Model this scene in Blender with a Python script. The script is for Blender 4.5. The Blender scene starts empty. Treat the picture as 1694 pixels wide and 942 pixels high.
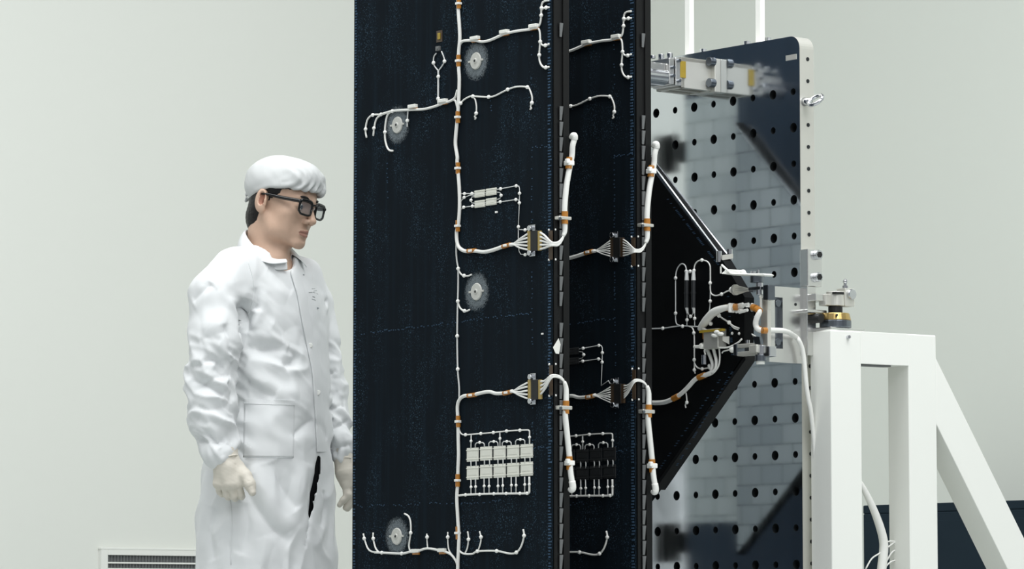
import bpy, bmesh, math, random
import numpy as np
from mathutils import Vector, Matrix
from mathutils.bvhtree import BVHTree
random.seed(7); rng = np.random.default_rng(7)
SC = bpy.context.scene
COL = SC.collection
PI = math.pi
# ------------------------------------------------------------------ camera
F = 6300.0; CX, CY = 847.0, 471.0; HOR = 1030.0; HC = 0.5
PITCH = math.atan((HOR - CY) / F)
CAMP = np.array([0.0, 0.0, HC])
FWD = np.array([0, math.cos(PITCH), math.sin(PITCH)])
UPV = np.array([0, -math.sin(PITCH), math.cos(PITCH)])
def ray(px, py):
    return np.array([1.0, 0, 0]) * (px - CX) / F + FWD + UPV * (CY - py) / F
def atY(px, py, Y):
    d = ray(px, py); return CAMP + d * (Y / d[1])
cam = bpy.data.cameras.new('camera'); co = bpy.data.objects.new('camera', cam); COL.objects.link(co)
cam.sensor_width = 36; cam.lens = 36 * F / 1694; cam.clip_end = 200; cam.clip_start = .1
co.location = CAMP; co.rotation_euler = (PI / 2 + PITCH, 0, 0)
SC.camera = co
# ------------------------------------------------------------------ the rig's frame: a across the panels, b through the stack, z up
TH = math.radians(51)
T = np.array([math.cos(TH), -math.sin(TH), 0]); N = np.array([math.sin(TH), math.cos(TH), 0])
O = atY(584, 500, 10.0); O[2] = 0
def loc(P):
    q = np.asarray(P) - O; return np.array([q @ T, q @ N, q[2]])
def wld(L):
    return O + L[0] * T + L[1] * N + np.array([0, 0, L[2]])
def on_b(px, py, b):
    d = ray(px, py); s = (b - (CAMP - O) @ N) / (d @ N); return loc(CAMP + d * s)
def on_a(px, py, a):
    d = ray(px, py); s = (a - (CAMP - O) @ T) / (d @ T); return loc(CAMP + d * s)
def Z(reg, w):
    k = (reg[2] - reg[0]) / w
    return lambda x, y: (reg[0] + x * k, reg[1] + y * k)
RA = Z((580, 0, 950, 260), 1341); RB = Z((580, 240, 950, 530), 1202); RC = Z((580, 500, 950, 942), 789)
RD = Z((900, 0, 1120, 300), 691); RE = Z((900, 290, 1120, 600), 669); RG = Z((900, 590, 1140, 942), 642)
RH = Z((1080, 400, 1300, 620), 942); RI = Z((1060, 560, 1380, 942), 789); RJ = Z((1060, 40, 1380, 260), 1370)
RK = Z((1060, 240, 1380, 480), 1256); RN = Z((750, 700, 900, 840), 1009); RP = Z((840, 340, 960, 440), 1130)
RQ = Z((840, 600, 960, 700), 1130); RY = Z((1150, 440, 1290, 540), 1319); RX = Z((1150, 520, 1290, 620), 1319)
RS = Z((1320, 400, 1440, 560), 706); RW = Z((300, 420, 560, 680), 942); RV = Z((280, 580, 600, 942), 833)
RT = Z((1080, 80, 1280, 180), 1694); RU = Z((1070, 0, 1370, 130), 1694)
# ------------------------------------------------------------------ materials
def lin(c):
    return tuple((v / 255 / 12.92) if v / 255 <= .04045 else ((v / 255 + .055) / 1.055) ** 2.4 for v in c)
def mat(name, rgb, rough=.5, metal=0, spec=.5, bump=0, bscale=60, vary=.04, vscale=8, alpha=1, coat=0, stretch=(1, 1, 1)):
    m = bpy.data.materials.new(name); m.use_nodes = True
    nt = m.node_tree; nd = nt.nodes; ln = nt.links; b = nd['Principled BSDF']
    c = lin(rgb)
    b.inputs['Roughness'].default_value = rough; b.inputs['Metallic'].default_value = metal
    b.inputs['Specular IOR Level'].default_value = spec; b.inputs['Coat Weight'].default_value = coat
    b.inputs['Alpha'].default_value = alpha
    tc = nd.new('ShaderNodeTexCoord'); mp = nd.new('ShaderNodeMapping'); mp.inputs['Scale'].default_value = stretch
    ln.new(tc.outputs['Object'], mp.inputs['Vector'])
    nz = nd.new('ShaderNodeTexNoise'); nz.inputs['Scale'].default_value = vscale; nz.inputs['Detail'].default_value = 4
    ln.new(mp.outputs['Vector'], nz.inputs['Vector'])
    mx = nd.new('ShaderNodeMix'); mx.data_type = 'RGBA'
    mx.inputs[6].default_value = (*[max(0, v * (1 - vary * 2)) for v in c], 1)
    mx.inputs[7].default_value = (*[min(1, v * (1 + vary)) for v in c], 1)
    ln.new(nz.outputs['Fac'], mx.inputs[0]); ln.new(mx.outputs[2], b.inputs['Base Color'])
    if bump:
        n2 = nd.new('ShaderNodeTexNoise'); n2.inputs['Scale'].default_value = bscale; n2.inputs['Detail'].default_value = 5
        ln.new(mp.outputs['Vector'], n2.inputs['Vector'])
        bp = nd.new('ShaderNodeBump'); bp.inputs['Strength'].default_value = bump; bp.inputs['Distance'].default_value = .002
        ln.new(n2.outputs['Fac'], bp.inputs['Height']); ln.new(bp.outputs['Normal'], b.inputs['Normal'])
    return m
M = {}
M['wall_l'] = mat('wall_paint_left', (225, 227, 221), .6, spec=.2, vary=.01, vscale=.7)
M['wall_r'] = mat('wall_paint_right', (219, 223, 216), .6, spec=.2, vary=.01, vscale=.7)
M['floor'] = mat('floor_vinyl', (186, 190, 188), .35, vary=.02, vscale=2)
M['white'] = mat('white_enamel', (234, 235, 230), .4, vary=.008, vscale=3)
M['whiteplastic'] = mat('white_plastic', (232, 232, 226), .5, vary=.02, vscale=60)
M['wire'] = mat('white_wire_jacket', (228, 228, 224), .45, vary=.03, vscale=120)
M['thin'] = mat('thin_grey_white_wire', (205, 207, 206), .5, vary=.03, vscale=120)
M['dot'] = mat('white_adhesive', (240, 240, 236), .4, vary=.02)
M['tape'] = mat('amber_polyimide_tape', (176, 116, 42), .3, vary=.12, vscale=150, coat=.4)
M['tan'] = mat('tan_connector_insert', (172, 150, 92), .5, vary=.06, vscale=100)
M['brown'] = mat('brown_film', (70, 55, 40), .4, vary=.1, vscale=80)
M['black'] = mat('black_plastic', (14, 15, 16), .5, vary=.05)
M['grey'] = mat('grey_metal_tab', (112, 114, 115), .45, metal=.3, vary=.1, vscale=50)
M['cell'] = mat('cream_ceramic_block', (222, 222, 212), .5, vary=.03, vscale=90)
M['darkcell'] = mat('dark_ceramic_block', (28, 31, 34), .5, vary=.1, vscale=90)
M['alu'] = mat('machined_aluminium', (226, 226, 224), .27, metal=1, vary=.03, vscale=12, bump=.02, bscale=200)
M['alumatte'] = mat('bead_blasted_aluminium', (214, 213, 206), .42, metal=.65, vary=.03, vscale=10)
M['steel'] = mat('bright_steel', (206, 208, 212), .2, metal=1, vary=.03, vscale=30)
M['darksteel'] = mat('burnished_steel', (120, 126, 134), .3, metal=1, vary=.1, vscale=40)
M['brass'] = mat('brass', (196, 168, 110), .32, metal=1, vary=.05, vscale=40)
M['navy'] = mat('navy_back_film', (44, 62, 84), .5, spec=.3, vary=.15, vscale=6, stretch=(8, 8, .3))
M['yellow'] = mat('yellow_film', (160, 136, 46), .35, vary=.1, vscale=50)
M['disc'] = mat('potted_insert', (196, 196, 190), .55, vary=.12, vscale=160)
M['stitch'] = mat('blue_grey_thread', (58, 80, 102), .6, spec=.1, vary=.2, vscale=90)
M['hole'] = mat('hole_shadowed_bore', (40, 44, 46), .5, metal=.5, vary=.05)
M['dado'] = mat('navy_cabinet_paint', (24, 38, 48), .6, spec=.15, vary=.03, vscale=3)
M['ventmesh'] = mat('dark_green_grille', (58, 70, 68), .5, vary=.05)

def carbon():
    m = bpy.data.materials.new('carbon_weave_sheet'); m.use_nodes = True
    nt = m.node_tree; nd = nt.nodes; ln = nt.links; b = nd['Principled BSDF']
    b.inputs['Roughness'].default_value = .65; b.inputs['Specular IOR Level'].default_value = .04
    tc = nd.new('ShaderNodeTexCoord')
    def noise(scale, st, det=3):
        mp = nd.new('ShaderNodeMapping'); mp.inputs['Scale'].default_value = st
        ln.new(tc.outputs['Object'], mp.inputs['Vector'])
        n = nd.new('ShaderNodeTexNoise'); n.inputs['Scale'].default_value = scale; n.inputs['Detail'].default_value = det
        ln.new(mp.outputs['Vector'], n.inputs['Vector']); return n.outputs['Fac']
    def ramp(s, a, b_, v1=1):
        r = nd.new('ShaderNodeMapRange'); r.inputs[1].default_value = a; r.inputs[2].default_value = b_
        r.inputs[4].default_value = v1; ln.new(s, r.inputs[0]); return r.outputs[0]
    def mul(a, b_):
        x = nd.new('ShaderNodeMath'); x.operation = 'MULTIPLY'; ln.new(a, x.inputs[0]); ln.new(b_, x.inputs[1]); return x.outputs[0]
    dots = ramp(noise(330, (1, 1, .8), 1), .60, .72)          # blue specks of the weave
    zones = ramp(noise(5, (2.2, 1, .9), 4), .46, .66)         # worn vertical patches
    streak = ramp(noise(6, (9, 1, .35), 3), .48, .75)
    base = nd.new('ShaderNodeMix'); base.data_type = 'RGBA'
    base.inputs[6].default_value = (*lin((17, 24, 30)), 1); base.inputs[7].default_value = (*lin((20, 30, 38)), 1)
    ln.new(streak, base.inputs[0])
    top = nd.new('ShaderNodeMix'); top.data_type = 'RGBA'; top.inputs[7].default_value = (*lin((62, 84, 102)), 1)
    ln.new(mul(dots, zones), top.inputs[0]); ln.new(base.outputs[2], top.inputs[6])
    ln.new(top.outputs[2], b.inputs['Base Color'])
    return m
M['carbon'] = carbon()
M['carbondark'] = mat('black_carbon', (8, 10, 12), .6, spec=.1, vary=.2, vscale=40)
M['edge'] = mat('dark_panel_edge', (15, 16, 17), .5, spec=.25, vary=.2, vscale=25, stretch=(4, 4, .5))

def mirror():
    m = bpy.data.materials.new('polished_aluminium_plate'); m.use_nodes = True
    nt = m.node_tree; nd = nt.nodes; ln = nt.links; b = nd['Principled BSDF']
    b.inputs['Metallic'].default_value = 1
    tc = nd.new('ShaderNodeTexCoord'); mp = nd.new('ShaderNodeMapping'); mp.inputs['Scale'].default_value = (9, 9, .5)
    ln.new(tc.outputs['Object'], mp.inputs['Vector'])
    n = nd.new('ShaderNodeTexNoise'); n.inputs['Scale'].default_value = 3; n.inputs['Detail'].default_value = 5
    ln.new(mp.outputs['Vector'], n.inputs['Vector'])
    r = nd.new('ShaderNodeMapRange'); r.inputs[3].default_value = .03; r.inputs[4].default_value = .16
    ln.new(n.outputs['Fac'], r.inputs[0]); ln.new(r.outputs[0], b.inputs['Roughness'])
    b.inputs['Base Color'].default_value = (*lin((214, 219, 222)), 1)
    return m
M['mirror'] = mirror()

def cells():
    m = bpy.data.materials.new('solar_cell_pale_sheen'); m.use_nodes = True
    nt = m.node_tree; nd = nt.nodes; ln = nt.links; b = nd['Principled BSDF']
    b.inputs['Roughness'].default_value = .25; b.inputs['Specular IOR Level'].default_value = .8
    tc = nd.new('ShaderNodeTexCoord'); sp = nd.new('ShaderNodeSeparateXYZ'); cb = nd.new('ShaderNodeCombineXYZ')
    ln.new(tc.outputs['Object'], sp.inputs[0]); ln.new(sp.outputs[0], cb.inputs[0]); ln.new(sp.outputs[2], cb.inputs[1])
    br = nd.new('ShaderNodeTexBrick'); br.inputs['Scale'].default_value = 1
    br.inputs['Brick Width'].default_value = .082; br.inputs['Row Height'].default_value = .053
    br.inputs['Mortar Size'].default_value = .0012; br.inputs['Mortar Smooth'].default_value = .1; br.offset = .5
    br.inputs['Color1'].default_value = (*lin((226, 232, 233)), 1); br.inputs['Color2'].default_value = (*lin((200, 208, 212)), 1)  # dark cells coloured pale to imitate the bright sheen of their cover glass
    br.inputs['Mortar'].default_value = (*lin((60, 68, 72)), 1)
    ln.new(cb.outputs[0], br.inputs['Vector']); ln.new(br.outputs['Color'], b.inputs['Base Color'])
    return m
M['cells'] = cells()
def halo():
    m = bpy.data.materials.new('scuffed_resin_ring'); m.use_nodes = True
    nt = m.node_tree; nd = nt.nodes; ln = nt.links; b = nd['Principled BSDF']
    b.inputs['Base Color'].default_value = (*lin((130, 140, 146)), 1); b.inputs['Roughness'].default_value = .7
    tc = nd.new('ShaderNodeTexCoord'); n = nd.new('ShaderNodeTexNoise'); n.inputs['Scale'].default_value = 260; n.inputs['Detail'].default_value = 3
    ln.new(tc.outputs['Object'], n.inputs['Vector'])
    at = nd.new('ShaderNodeAttribute'); at.attribute_name = 'fade'
    a = nd.new('ShaderNodeMath'); a.operation = 'MULTIPLY_ADD'; a.inputs[1].default_value = .75; a.inputs[2].default_value = -.62
    ln.new(at.outputs['Fac'], a.inputs[0])
    s = nd.new('ShaderNodeMath'); s.operation = 'ADD'; ln.new(a.outputs[0], s.inputs[0]); ln.new(n.outputs['Fac'], s.inputs[1])
    r = nd.new('ShaderNodeMapRange'); r.inputs[1].default_value = .12; r.inputs[2].default_value = .62; r.inputs[4].default_value = .6
    ln.new(s.outputs[0], r.inputs[0]); ln.new(r.outputs[0], b.inputs['Alpha'])
    return m
M['halo'] = halo()
# ------------------------------------------------------------------ mesh builder
class MB:
    def __init__(s): s.v = []; s.f = []; s.mi = []; s.cur = 0
    def add(s, vs, fs):
        k = len(s.v); s.v += [tuple(map(float, p)) for p in vs]; s.f += [tuple(i + k for i in f) for f in fs]; s.mi += [s.cur] * len(fs)
        return s
    def box(s, lo, hi):
        (x0, y0, z0), (x1, y1, z1) = lo, hi
        return s.add([(x, y, z) for x in (x0, x1) for y in (y0, y1) for z in (z0, z1)],
                     [(0, 1, 3, 2), (4, 6, 7, 5), (0, 4, 5, 1), (2, 3, 7, 6), (0, 2, 6, 4), (1, 5, 7, 3)])
    def cbox(s, c, sz):
        return s.box([c[i] - sz[i] / 2 for i in range(3)], [c[i] + sz[i] / 2 for i in range(3)])
    def hexa(s, q0, q1):       # two quads, matching corner order
        return s.add(list(q0) + list(q1), [(0, 3, 2, 1), (4, 5, 6, 7), (0, 1, 5, 4), (1, 2, 6, 5), (2, 3, 7, 6), (3, 0, 4, 7)])
    def prism(s, poly, off):   # 3D polygon pushed by vector off
        n = len(poly); off = np.asarray(off)
        vs = [np.asarray(p) for p in poly] + [np.asarray(p) + off for p in poly]
        return s.add(vs, [tuple(range(n))[::-1], tuple(range(n, 2 * n))] + [(i, (i + 1) % n, n + (i + 1) % n, n + i) for i in range(n)])
    def cyl(s, p0, p1, r0, r1=None, n=20, cap=True):
        r1 = r0 if r1 is None else r1
        p0 = np.asarray(p0, float); p1 = np.asarray(p1, float); d = p1 - p0; d /= np.linalg.norm(d)
        u = np.cross(d, [0, 0, 1.0] if abs(d[2]) < .9 else [1.0, 0, 0]); u /= np.linalg.norm(u); w = np.cross(d, u)
        ring = [u * math.cos(2 * PI * i / n) + w * math.sin(2 * PI * i / n) for i in range(n)]
        vs = [p0 + q * r0 for q in ring] + [p1 + q * r1 for q in ring]
        fs = [(i, (i + 1) % n, n + (i + 1) % n, n + i) for i in range(n)]
        if cap: fs += [tuple(range(n))[::-1], tuple(range(n, 2 * n))]
        return s.add(vs, fs)
    def sph(s, c, r, n=10, sq=(1, 1, 1)):
        vs = [(c[0], c[1], c[2] + r * sq[2])]; m = n // 2 + 1
        for j in range(1, m):
            t = PI * j / m
            for i in range(n):
                p = 2 * PI * i / n
                vs.append((c[0] + r * sq[0] * math.sin(t) * math.cos(p), c[1] + r * sq[1] * math.sin(t) * math.sin(p), c[2] + r * sq[2] * math.cos(t)))
        vs.append((c[0], c[1], c[2] - r * sq[2])); e = len(vs) - 1
        fs = [(0, 1 + i, 1 + (i + 1) % n) for i in range(n)]
        for j in range(m - 2):
            o = 1 + j * n; fs += [(o + i, o + n + i, o + n + (i + 1) % n, o + (i + 1) % n) for i in range(n)]
        o = 1 + (m - 2) * n; fs += [(o + i, e, o + (i + 1) % n) for i in range(n)]
        return s.add(vs, fs)
    def tube(s, pts, r, n=8, sub=4, smooth=True, closed=False):
        P = spline(pts, sub) if smooth and len(pts) > 2 else np.asarray(pts, float)
        R = np.interp(np.linspace(0, 1, len(P)), np.linspace(0, 1, len(r)), r) if hasattr(r, '__len__') else np.full(len(P), r)
        tg = np.gradient(P, axis=0); tg /= np.linalg.norm(tg, axis=1)[:, None] + 1e-12
        u = np.cross(tg[0], [0.3, .9, .2]); u /= np.linalg.norm(u); vs = []
        for i in range(len(P)):
            u = u - tg[i] * (u @ tg[i]); u /= np.linalg.norm(u) + 1e-12; w = np.cross(tg[i], u)
            vs += [P[i] + R[i] * (u * math.cos(2 * PI * k / n) + w * math.sin(2 * PI * k / n)) for k in range(n)]
        m = len(P); fs = []
        for i in range(m - 1):
            fs += [(i * n + k, i * n + (k + 1) % n, (i + 1) * n + (k + 1) % n, (i + 1) * n + k) for k in range(n)]
        fs += [tuple(range(n))[::-1], tuple(range((m - 1) * n, m * n))]
        return s.add(vs, fs)
    def build(s, name, m, parent=None, smooth=False, bevel=0, base=None):
        me = bpy.data.meshes.new(name)
        v = np.asarray(s.v, float)
        if base is not None: v = v - np.asarray(base)
        me.from_pydata([tuple(p) for p in v], [], s.f)
        for q in (m if isinstance(m, (list, tuple)) else [m]): me.materials.append(q)
        me.polygons.foreach_set('material_index', s.mi)
        if smooth: me.polygons.foreach_set('use_smooth', [True] * len(me.polygons))
        o = bpy.data.objects.new(name, me); COL.objects.link(o)
        if parent: o.parent = parent
        if bevel:
            b = o.modifiers.new('bevel', 'BEVEL'); b.width = bevel; b.segments = 2; b.limit_method = 'ANGLE'; b.angle_limit = math.radians(40)
        if smooth == 'auto' or (bevel and not smooth):
            pass
        return o
def spline(pts, sub=4):
    P = np.asarray(pts, float)
    Q = np.vstack([2 * P[0] - P[1], P, 2 * P[-1] - P[-2]]); out = []
    for i in range(1, len(Q) - 2):
        p0, p1, p2, p3 = Q[i - 1], Q[i], Q[i + 1], Q[i + 2]
        for k in range(sub):
            t = k / sub
            out.append(.5 * (2 * p1 + (p2 - p0) * t + (2 * p0 - 5 * p1 + 4 * p2 - p3) * t * t + (3 * p1 - p0 - 3 * p2 + p3) * t ** 3))
    out.append(Q[-2]); return np.array(out)
def thing(name, label, cat, base, group=None, rot=None):
    o = bpy.data.objects.new(name, None); COL.objects.link(o); o.empty_display_size = .05
    o.location = base; o.rotation_euler = (0, 0, rot or 0)
    o['label'] = label; o['category'] = cat
    if group: o['group'] = group
    return o
class Rig:      # a thing of the rig: meshes come in rig coordinates (a, b, z)
    def __init__(s, name, label, cat, base, group=None):
        s.base = np.asarray(base, float); s.root = thing(name, label, cat, wld(base), group, -TH)
    def part(s, name, mb, m, parent=None, **k):
        o = mb.build(name, m, parent or s.root, base=s.base, **k); return o
def copy_at(o, parent, d):
    c = o.copy(); COL.objects.link(c); c.parent = parent; c.location = d; return c
def structure(o): o['kind'] = 'structure'; return o
# ------------------------------------------------------------------ solar panels
W = on_b(914, 500, 0)[0]           # panel width
TK = .05                           # panel thickness
ZB, ZT = .16, 2.32
D2 = .27                           # pitch of the stack

def panel(name, label, d, second):
    R = Rig(name, label, 'solar panel', (W / 2, d + TK / 2, ZB))
    sh = np.array([0, d, 0])
    def P(px, py, b=0): return on_b(px, py, b) + sh
    def E(px, py, o=.004): return on_a(px, py, W + o) + sh
    def part(n, mb, m, **k): return R.part(n, mb, m, **k)
    # board, edge frame, stitched hems
    part('board', MB().box((0, d, ZB), (W - .002, d + TK, ZT)), M['carbon'], bevel=.001)
    e = MB(); e.box((W - .004, d + .003, ZB), (W + .001, d + TK, ZT)); e.box((W - .002, d + TK * .62, ZB), (W + .005, d + TK, ZT))
    e.box((W - .002, d + .003, ZB), (W + .0035, d + .012, ZT))
    part('edge_frame', e, M['edge'])
    st = MB(); z = ZB + .01
    while z < ZT - .01:
        for a0, w in ((.006, .009), (W - .016, .012)):
            if random.random() < .95:
                j = random.uniform(-.0015, .0015); h = random.uniform(.0032, .0046)
                st.box((a0 + j, d - .0012, z), (a0 + w * random.uniform(.6, 1) + j, d, z + h))
        z += .0075
    def dash(p, q, gap=.006, pr=.55):
        p = P(*p); q = P(*q); n = int(np.linalg.norm(q - p) / gap)
        for i in range(n):
            if random.random() < pr:
                c = p + (q - p) * i / n + np.array([random.uniform(-.002, .002), 0, random.uniform(-.003, .003)])
                st.box((c[0] - .0018, d - .0007, c[2] - .0012), (c[0] + .0018, d, c[2] + .0012))
    for p, q, pr in (((592, 553), (880, 518), .5), ((592, 838), (757, 832), .4), ((880, 742), (912, 739), .6), ((878, 245), (912, 240), .7),
                     ((880, 20), (880, 180), .15), ((880, 245), (880, 372), .4), ((880, 432), (881, 600), .35), ((881, 668), (881, 740), .3),
                     ((760, 834), (830, 829), .5), ((640, 270), (642, 330), .25), ((812, 165), (813, 190), .5)):
        dash(p, q, pr=pr)
    part('stitching', st, M['stitch'])
    if second:       # solar cells glued on the far face, and unseen dark tabs added for the plate's reflection
        part('cell_sheet', MB().box((.005, d + TK, on_b(700, 858, D2)[2]), (W * .27, d + TK + .003, on_b(700, 122, D2)[2])), M['cells'])
        part('back_film', MB().box((.004, d + TK, ZB + .01), (W - .004, d + TK + .0015, ZT - .01)), M['navy'])
        for py in (205, 890):
            z = on_b(740, py, D2)[2]
            part('reflected_dark_tab', MB().box((-.13, d + TK - .012, z - .055), (-.035, d + TK + .006, z + .055)).box((-.04, d + TK - .01, z - .012), (-.01, d + TK + .002, z + .012)).box((-.02, d + TK - .02, z - .03), (.01, d + TK + .006, z + .03)), M['carbondark'], bevel=.003)
    K = 1 / 645.0
    def tube(n, reg, pts, wpx, m='wire', base=None, sub=4, nn=8):
        r = wpx * K / 2
        q = [P(*(reg(*p) if reg else p), -r - .0005) for p in pts]
        return part(n, MB().tube(q, r, n=nn, sub=sub), M[m], smooth=True)
    def line(n, reg, pts, wpx, m='thin'):
        r = wpx * K / 2
        q = [P(*(reg(*p) if reg else p), -r - .0005) for p in pts]
        return part(n, MB().tube(q, r, n=6, smooth=False), M[m], smooth=True)
    # ---- glue dots share one mesh
    src = []
    def dot(reg, *pts, r=3.4):
        for p in pts:
            c = P(*(reg(*p) if reg else p), -.004) - R.base
            if not src:
                src.append(MB().sph((0, 0, 0), 1, 10, (1.15, .8, .95)).build('glue_dot', M['dot'], R.root, smooth=True)); o = src[0]
            else:
                o = src[0].copy(); COL.objects.link(o); o.parent = R.root
            o.location = c; o.scale = (r * K,) * 3
    def tapewrap(reg, p, q, wpx):
        a, b_ = P(*reg(*p), -wpx * K / 2), P(*reg(*q), -wpx * K / 2)
        t = part('tape_wrap', MB().cyl(a, b_, wpx * K / 2 * 1.15, n=12), M['tape'], smooth=False)
        m = (a + b_) / 2
        part('cable_tie', MB().cbox(m + np.array([0, -.001, 0]), (.014, .012, .006)), M['dot'], bevel=.001)
    def clip(reg, c, wpx=13, hpx=6):
        p = P(*reg(*c), -.006); s = R.part('cable_clip', MB().cbox(p + np.array([0, 0, .004]), (wpx * K * 1.5, .012, hpx * K)), M['whiteplastic'], bevel=.0015)
        part('tape_strip', MB().cbox(p + np.array([0, .003, -.003]), (wpx * K * 1.5, .005, hpx * K * .6)), M['tape'])
    # ---- trunk harness
    tube('main_cable', None, [RA(645, -400), RA(646, -150), RA(645, -20), RA(646, 60), RA(652, 150), RA(655, 230), RA(648, 320), RA(648, 400), RA(652, 480), RA(648, 600),
         RA(642, 700), RA(632, 800), RA(629, 870), RA(640, 940), RB(573, 90), RB(578, 150), RB(584, 230), RB(586, 330), RB(580, 420), RB(570, 470), RB(573, 525), RB(588, 556),
         RB(620, 572), RB(665, 570), RB(720, 575), RB(770, 564), RB(835, 541), RB(872, 535)], 6.2)
    tube('lower_cable', None, [RC(378, 1150), RC(378, 945), RC(380, 890), RC(382, 830), RC(378, 760), RC(375, 690), RC(378, 640), RC(379, 590), RC(381, 540), RC(380, 490), RC(379, 425), RC(377, 370), RC(384, 345),
         RC(400, 332), RC(430, 329), RC(460, 321), RC(490, 317), RC(515, 323), RC(552, 320), RC(572, 314)], 6)
    tube('link_cable', None, [RB(571, 480), RB(568, 560), RB(571, 620), RB(578, 665), RB(578, 760), RB(576, 840), RC(378, 0), RC(376, 120), RC(378, 237), RC(383, 300), RC(383, 340)], 3, 'thin')
    for p, q in (((647, 330), (647, 400)), ((643, 668), (643, 738))): tapewrap(RA, p, q, 6.6)
    for p, q in (((577, 95), (577, 155)), ((576, 405), (576, 466))): tapewrap(RB, p, q, 6.6)
    for p, q in (((379, 402), (380, 442)), ((378, 608), (378, 652)), ((378, 793), (379, 838))): tapewrap(RC, p, q, 6.6)
    for p, q in (((630, 571), (672, 567)), ((818, 547), (858, 535))): tapewrap(RB, p, q, 6.4)
    for p, q in (((414, 331), (442, 327)), ((540, 323), (566, 317))): tapewrap(RC, p, q, 6.4)
    tapewrap(RA, (649, -10), (649, 52), 6.6)
    # ---- upper left branch
    tube('branch_cable', RA, [(641, 540), (627, 585), (600, 605), (555, 620), (500, 640), (440, 655), (375, 658), (310, 661), (250, 667), (182, 687)], 4.4)
    tube('branch_cable', RA, [(612, 597), (630, 606), (640, 645)], 4)
    tube('pigtail', RA, [(182, 687), (133, 690), (105, 712), (93, 750), (90, 790), (96, 826)], 3.2)
    tube('pigtail', RA, [(182, 687), (155, 715), (142, 765), (136, 816)], 3.2)
    tube('pigtail', RA, [(247, 667), (222, 690), (210, 740), (206, 793), (208, 840), (220, 885), (236, 903), (254, 905)], 3.4)
    tube('pigtail', RA, [(345, 660), (340, 720), (340, 762)], 2.6, 'thin')
    tube('branch_cable', RA, [(525, 625), (525, 592), (526, 460), (526, 425)], 3.4, 'thin')
    tube('sensor_wire', RA, [(526, 425), (506, 400), (497, 377), (500, 340), (514, 320)], 2.2, 'thin')
    tube('sensor_wire', RA, [(526, 425), (546, 400), (563, 368), (558, 340), (545, 308)], 2.2, 'thin')
    dot(RA, (133, 690), (182, 687), (250, 667), (90, 775), (140, 769), (206, 793), (340, 724), (525, 592), (526, 460), (497, 377), (563, 368))
    clip(RA, (553, 614)); clip(RA, (372, 647))
    c = P(*RA(530, 292)); part('sensor', MB().cbox(c, (.016, .012, .012)).cyl(c, c + np.array([0, -.008, 0]), .004), M['grey'], bevel=.001)
    c = P(*RA(534, 218)); part('sensor_backing', MB().cbox(c, (.024, .003, .03)), M['brown']); part('yellow_sensor', MB().cbox(c, (.010, .008, .017)), M['yellow'], bevel=.001)
    # ---- upper right branch
    tube('branch_cable', RA, [(650, 300), (656, 268), (668, 250), (690, 244), (745, 243), (790, 250), (840, 240), (920, 205), (1000, 186), (1070, 177), (1100, 168), (1124, 165)], 4.6)
    tube('pigtail', RA, [(1118, 165), (1135, 145), (1143, 95), (1144, 50), (1150, 18), (1165, 6), (1190, 2)], 3.2)
    tube('pigtail', RA, [(1143, 65), (1152, 52), (1170, 47), (1190, 44)], 3.2)
    tube('pigtail', RA, [(1118, 165), (1133, 185), (1137, 250), (1131, 330), (1135, 370), (1150, 398), (1170, 406), (1190, 401)], 3.2)
    tube('pigtail', RA, [(1137, 248), (1147, 268), (1166, 273), (1190, 264)], 3)
    dot(RA, (1143, 92), (1145, 48), (1137, 250), (1131, 330), (1172, 46), (1168, 272), (1170, 405))
    clip(RA, (745, 238)); clip(RA, (922, 200)); clip(RA, (1098, 165))
    # ---- middle right branch
    tube('branch_cable', RA, [(655, 630), (664, 615), (682, 597), (710, 581), (733, 578), (828, 582), (870, 573), (942, 537), (1000, 520), (1060, 523), (1075, 540), (1088, 580), (1087, 615), (1080, 638), (1084, 650), (1076, 656)], 2.8)
    tube('pigtail', RA, [(735, 580), (748, 600), (755, 640), (753, 680), (744, 700), (752, 706), (745, 716)], 2.6)
    dot(RA, (660, 620), (733, 578), (828, 582), (942, 537), (1060, 523), (1087, 617), (753, 680))
    # ---- loose tails beside the lower disc
    if not second:
        tube('pigtail', RB, [(578, 665), (590, 690), (608, 703), (632, 704), (650, 697)], 2.8)
        tube('pigtail', RB, [(576, 840), (586, 872), (606, 892), (622, 894), (640, 886)], 3)
        dot(RB, (578, 665), (610, 703), (576, 840), (612, 892)); dot(RC, (376, 120), (378, 237))
    # ---- four small blocks and their square wiring
    oy = 256 if second else 0
    def rb(x, y):
        q = RB(x, y); return (q[0], q[1] + oy)
    mcell = M['darkcell'] if second else M['cell']
    def block(c, w, h):
        c = np.asarray(c); b = MB(); b.box((c[0] - w / 2, c[1] - .003, c[2] - h / 2), (c[0] + w / 2, c[1], c[2] + h / 2))
        b.box((c[0] - w * .53, c[1] - .0042, c[2] + h * .3), (c[0] + w * .53, c[1], c[2] + h * .36)); b.box((c[0] - w * .53, c[1] - .0042, c[2] - h * .36), (c[0] + w * .53, c[1], c[2] - h * .3))
        b.box((c[0] - w * .38, c[1] - .0036, c[2] - h * .18), (c[0] + w * .38, c[1] - .002, c[2] + h * .22))
        part('resistor_block', b, mcell, bevel=.0012)
    for p in ((697, 262), (759, 252), (698, 317), (759, 305)): block(P(*rb(*p)), 54 * .308 / 405, 38 * .308 * K)
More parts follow.
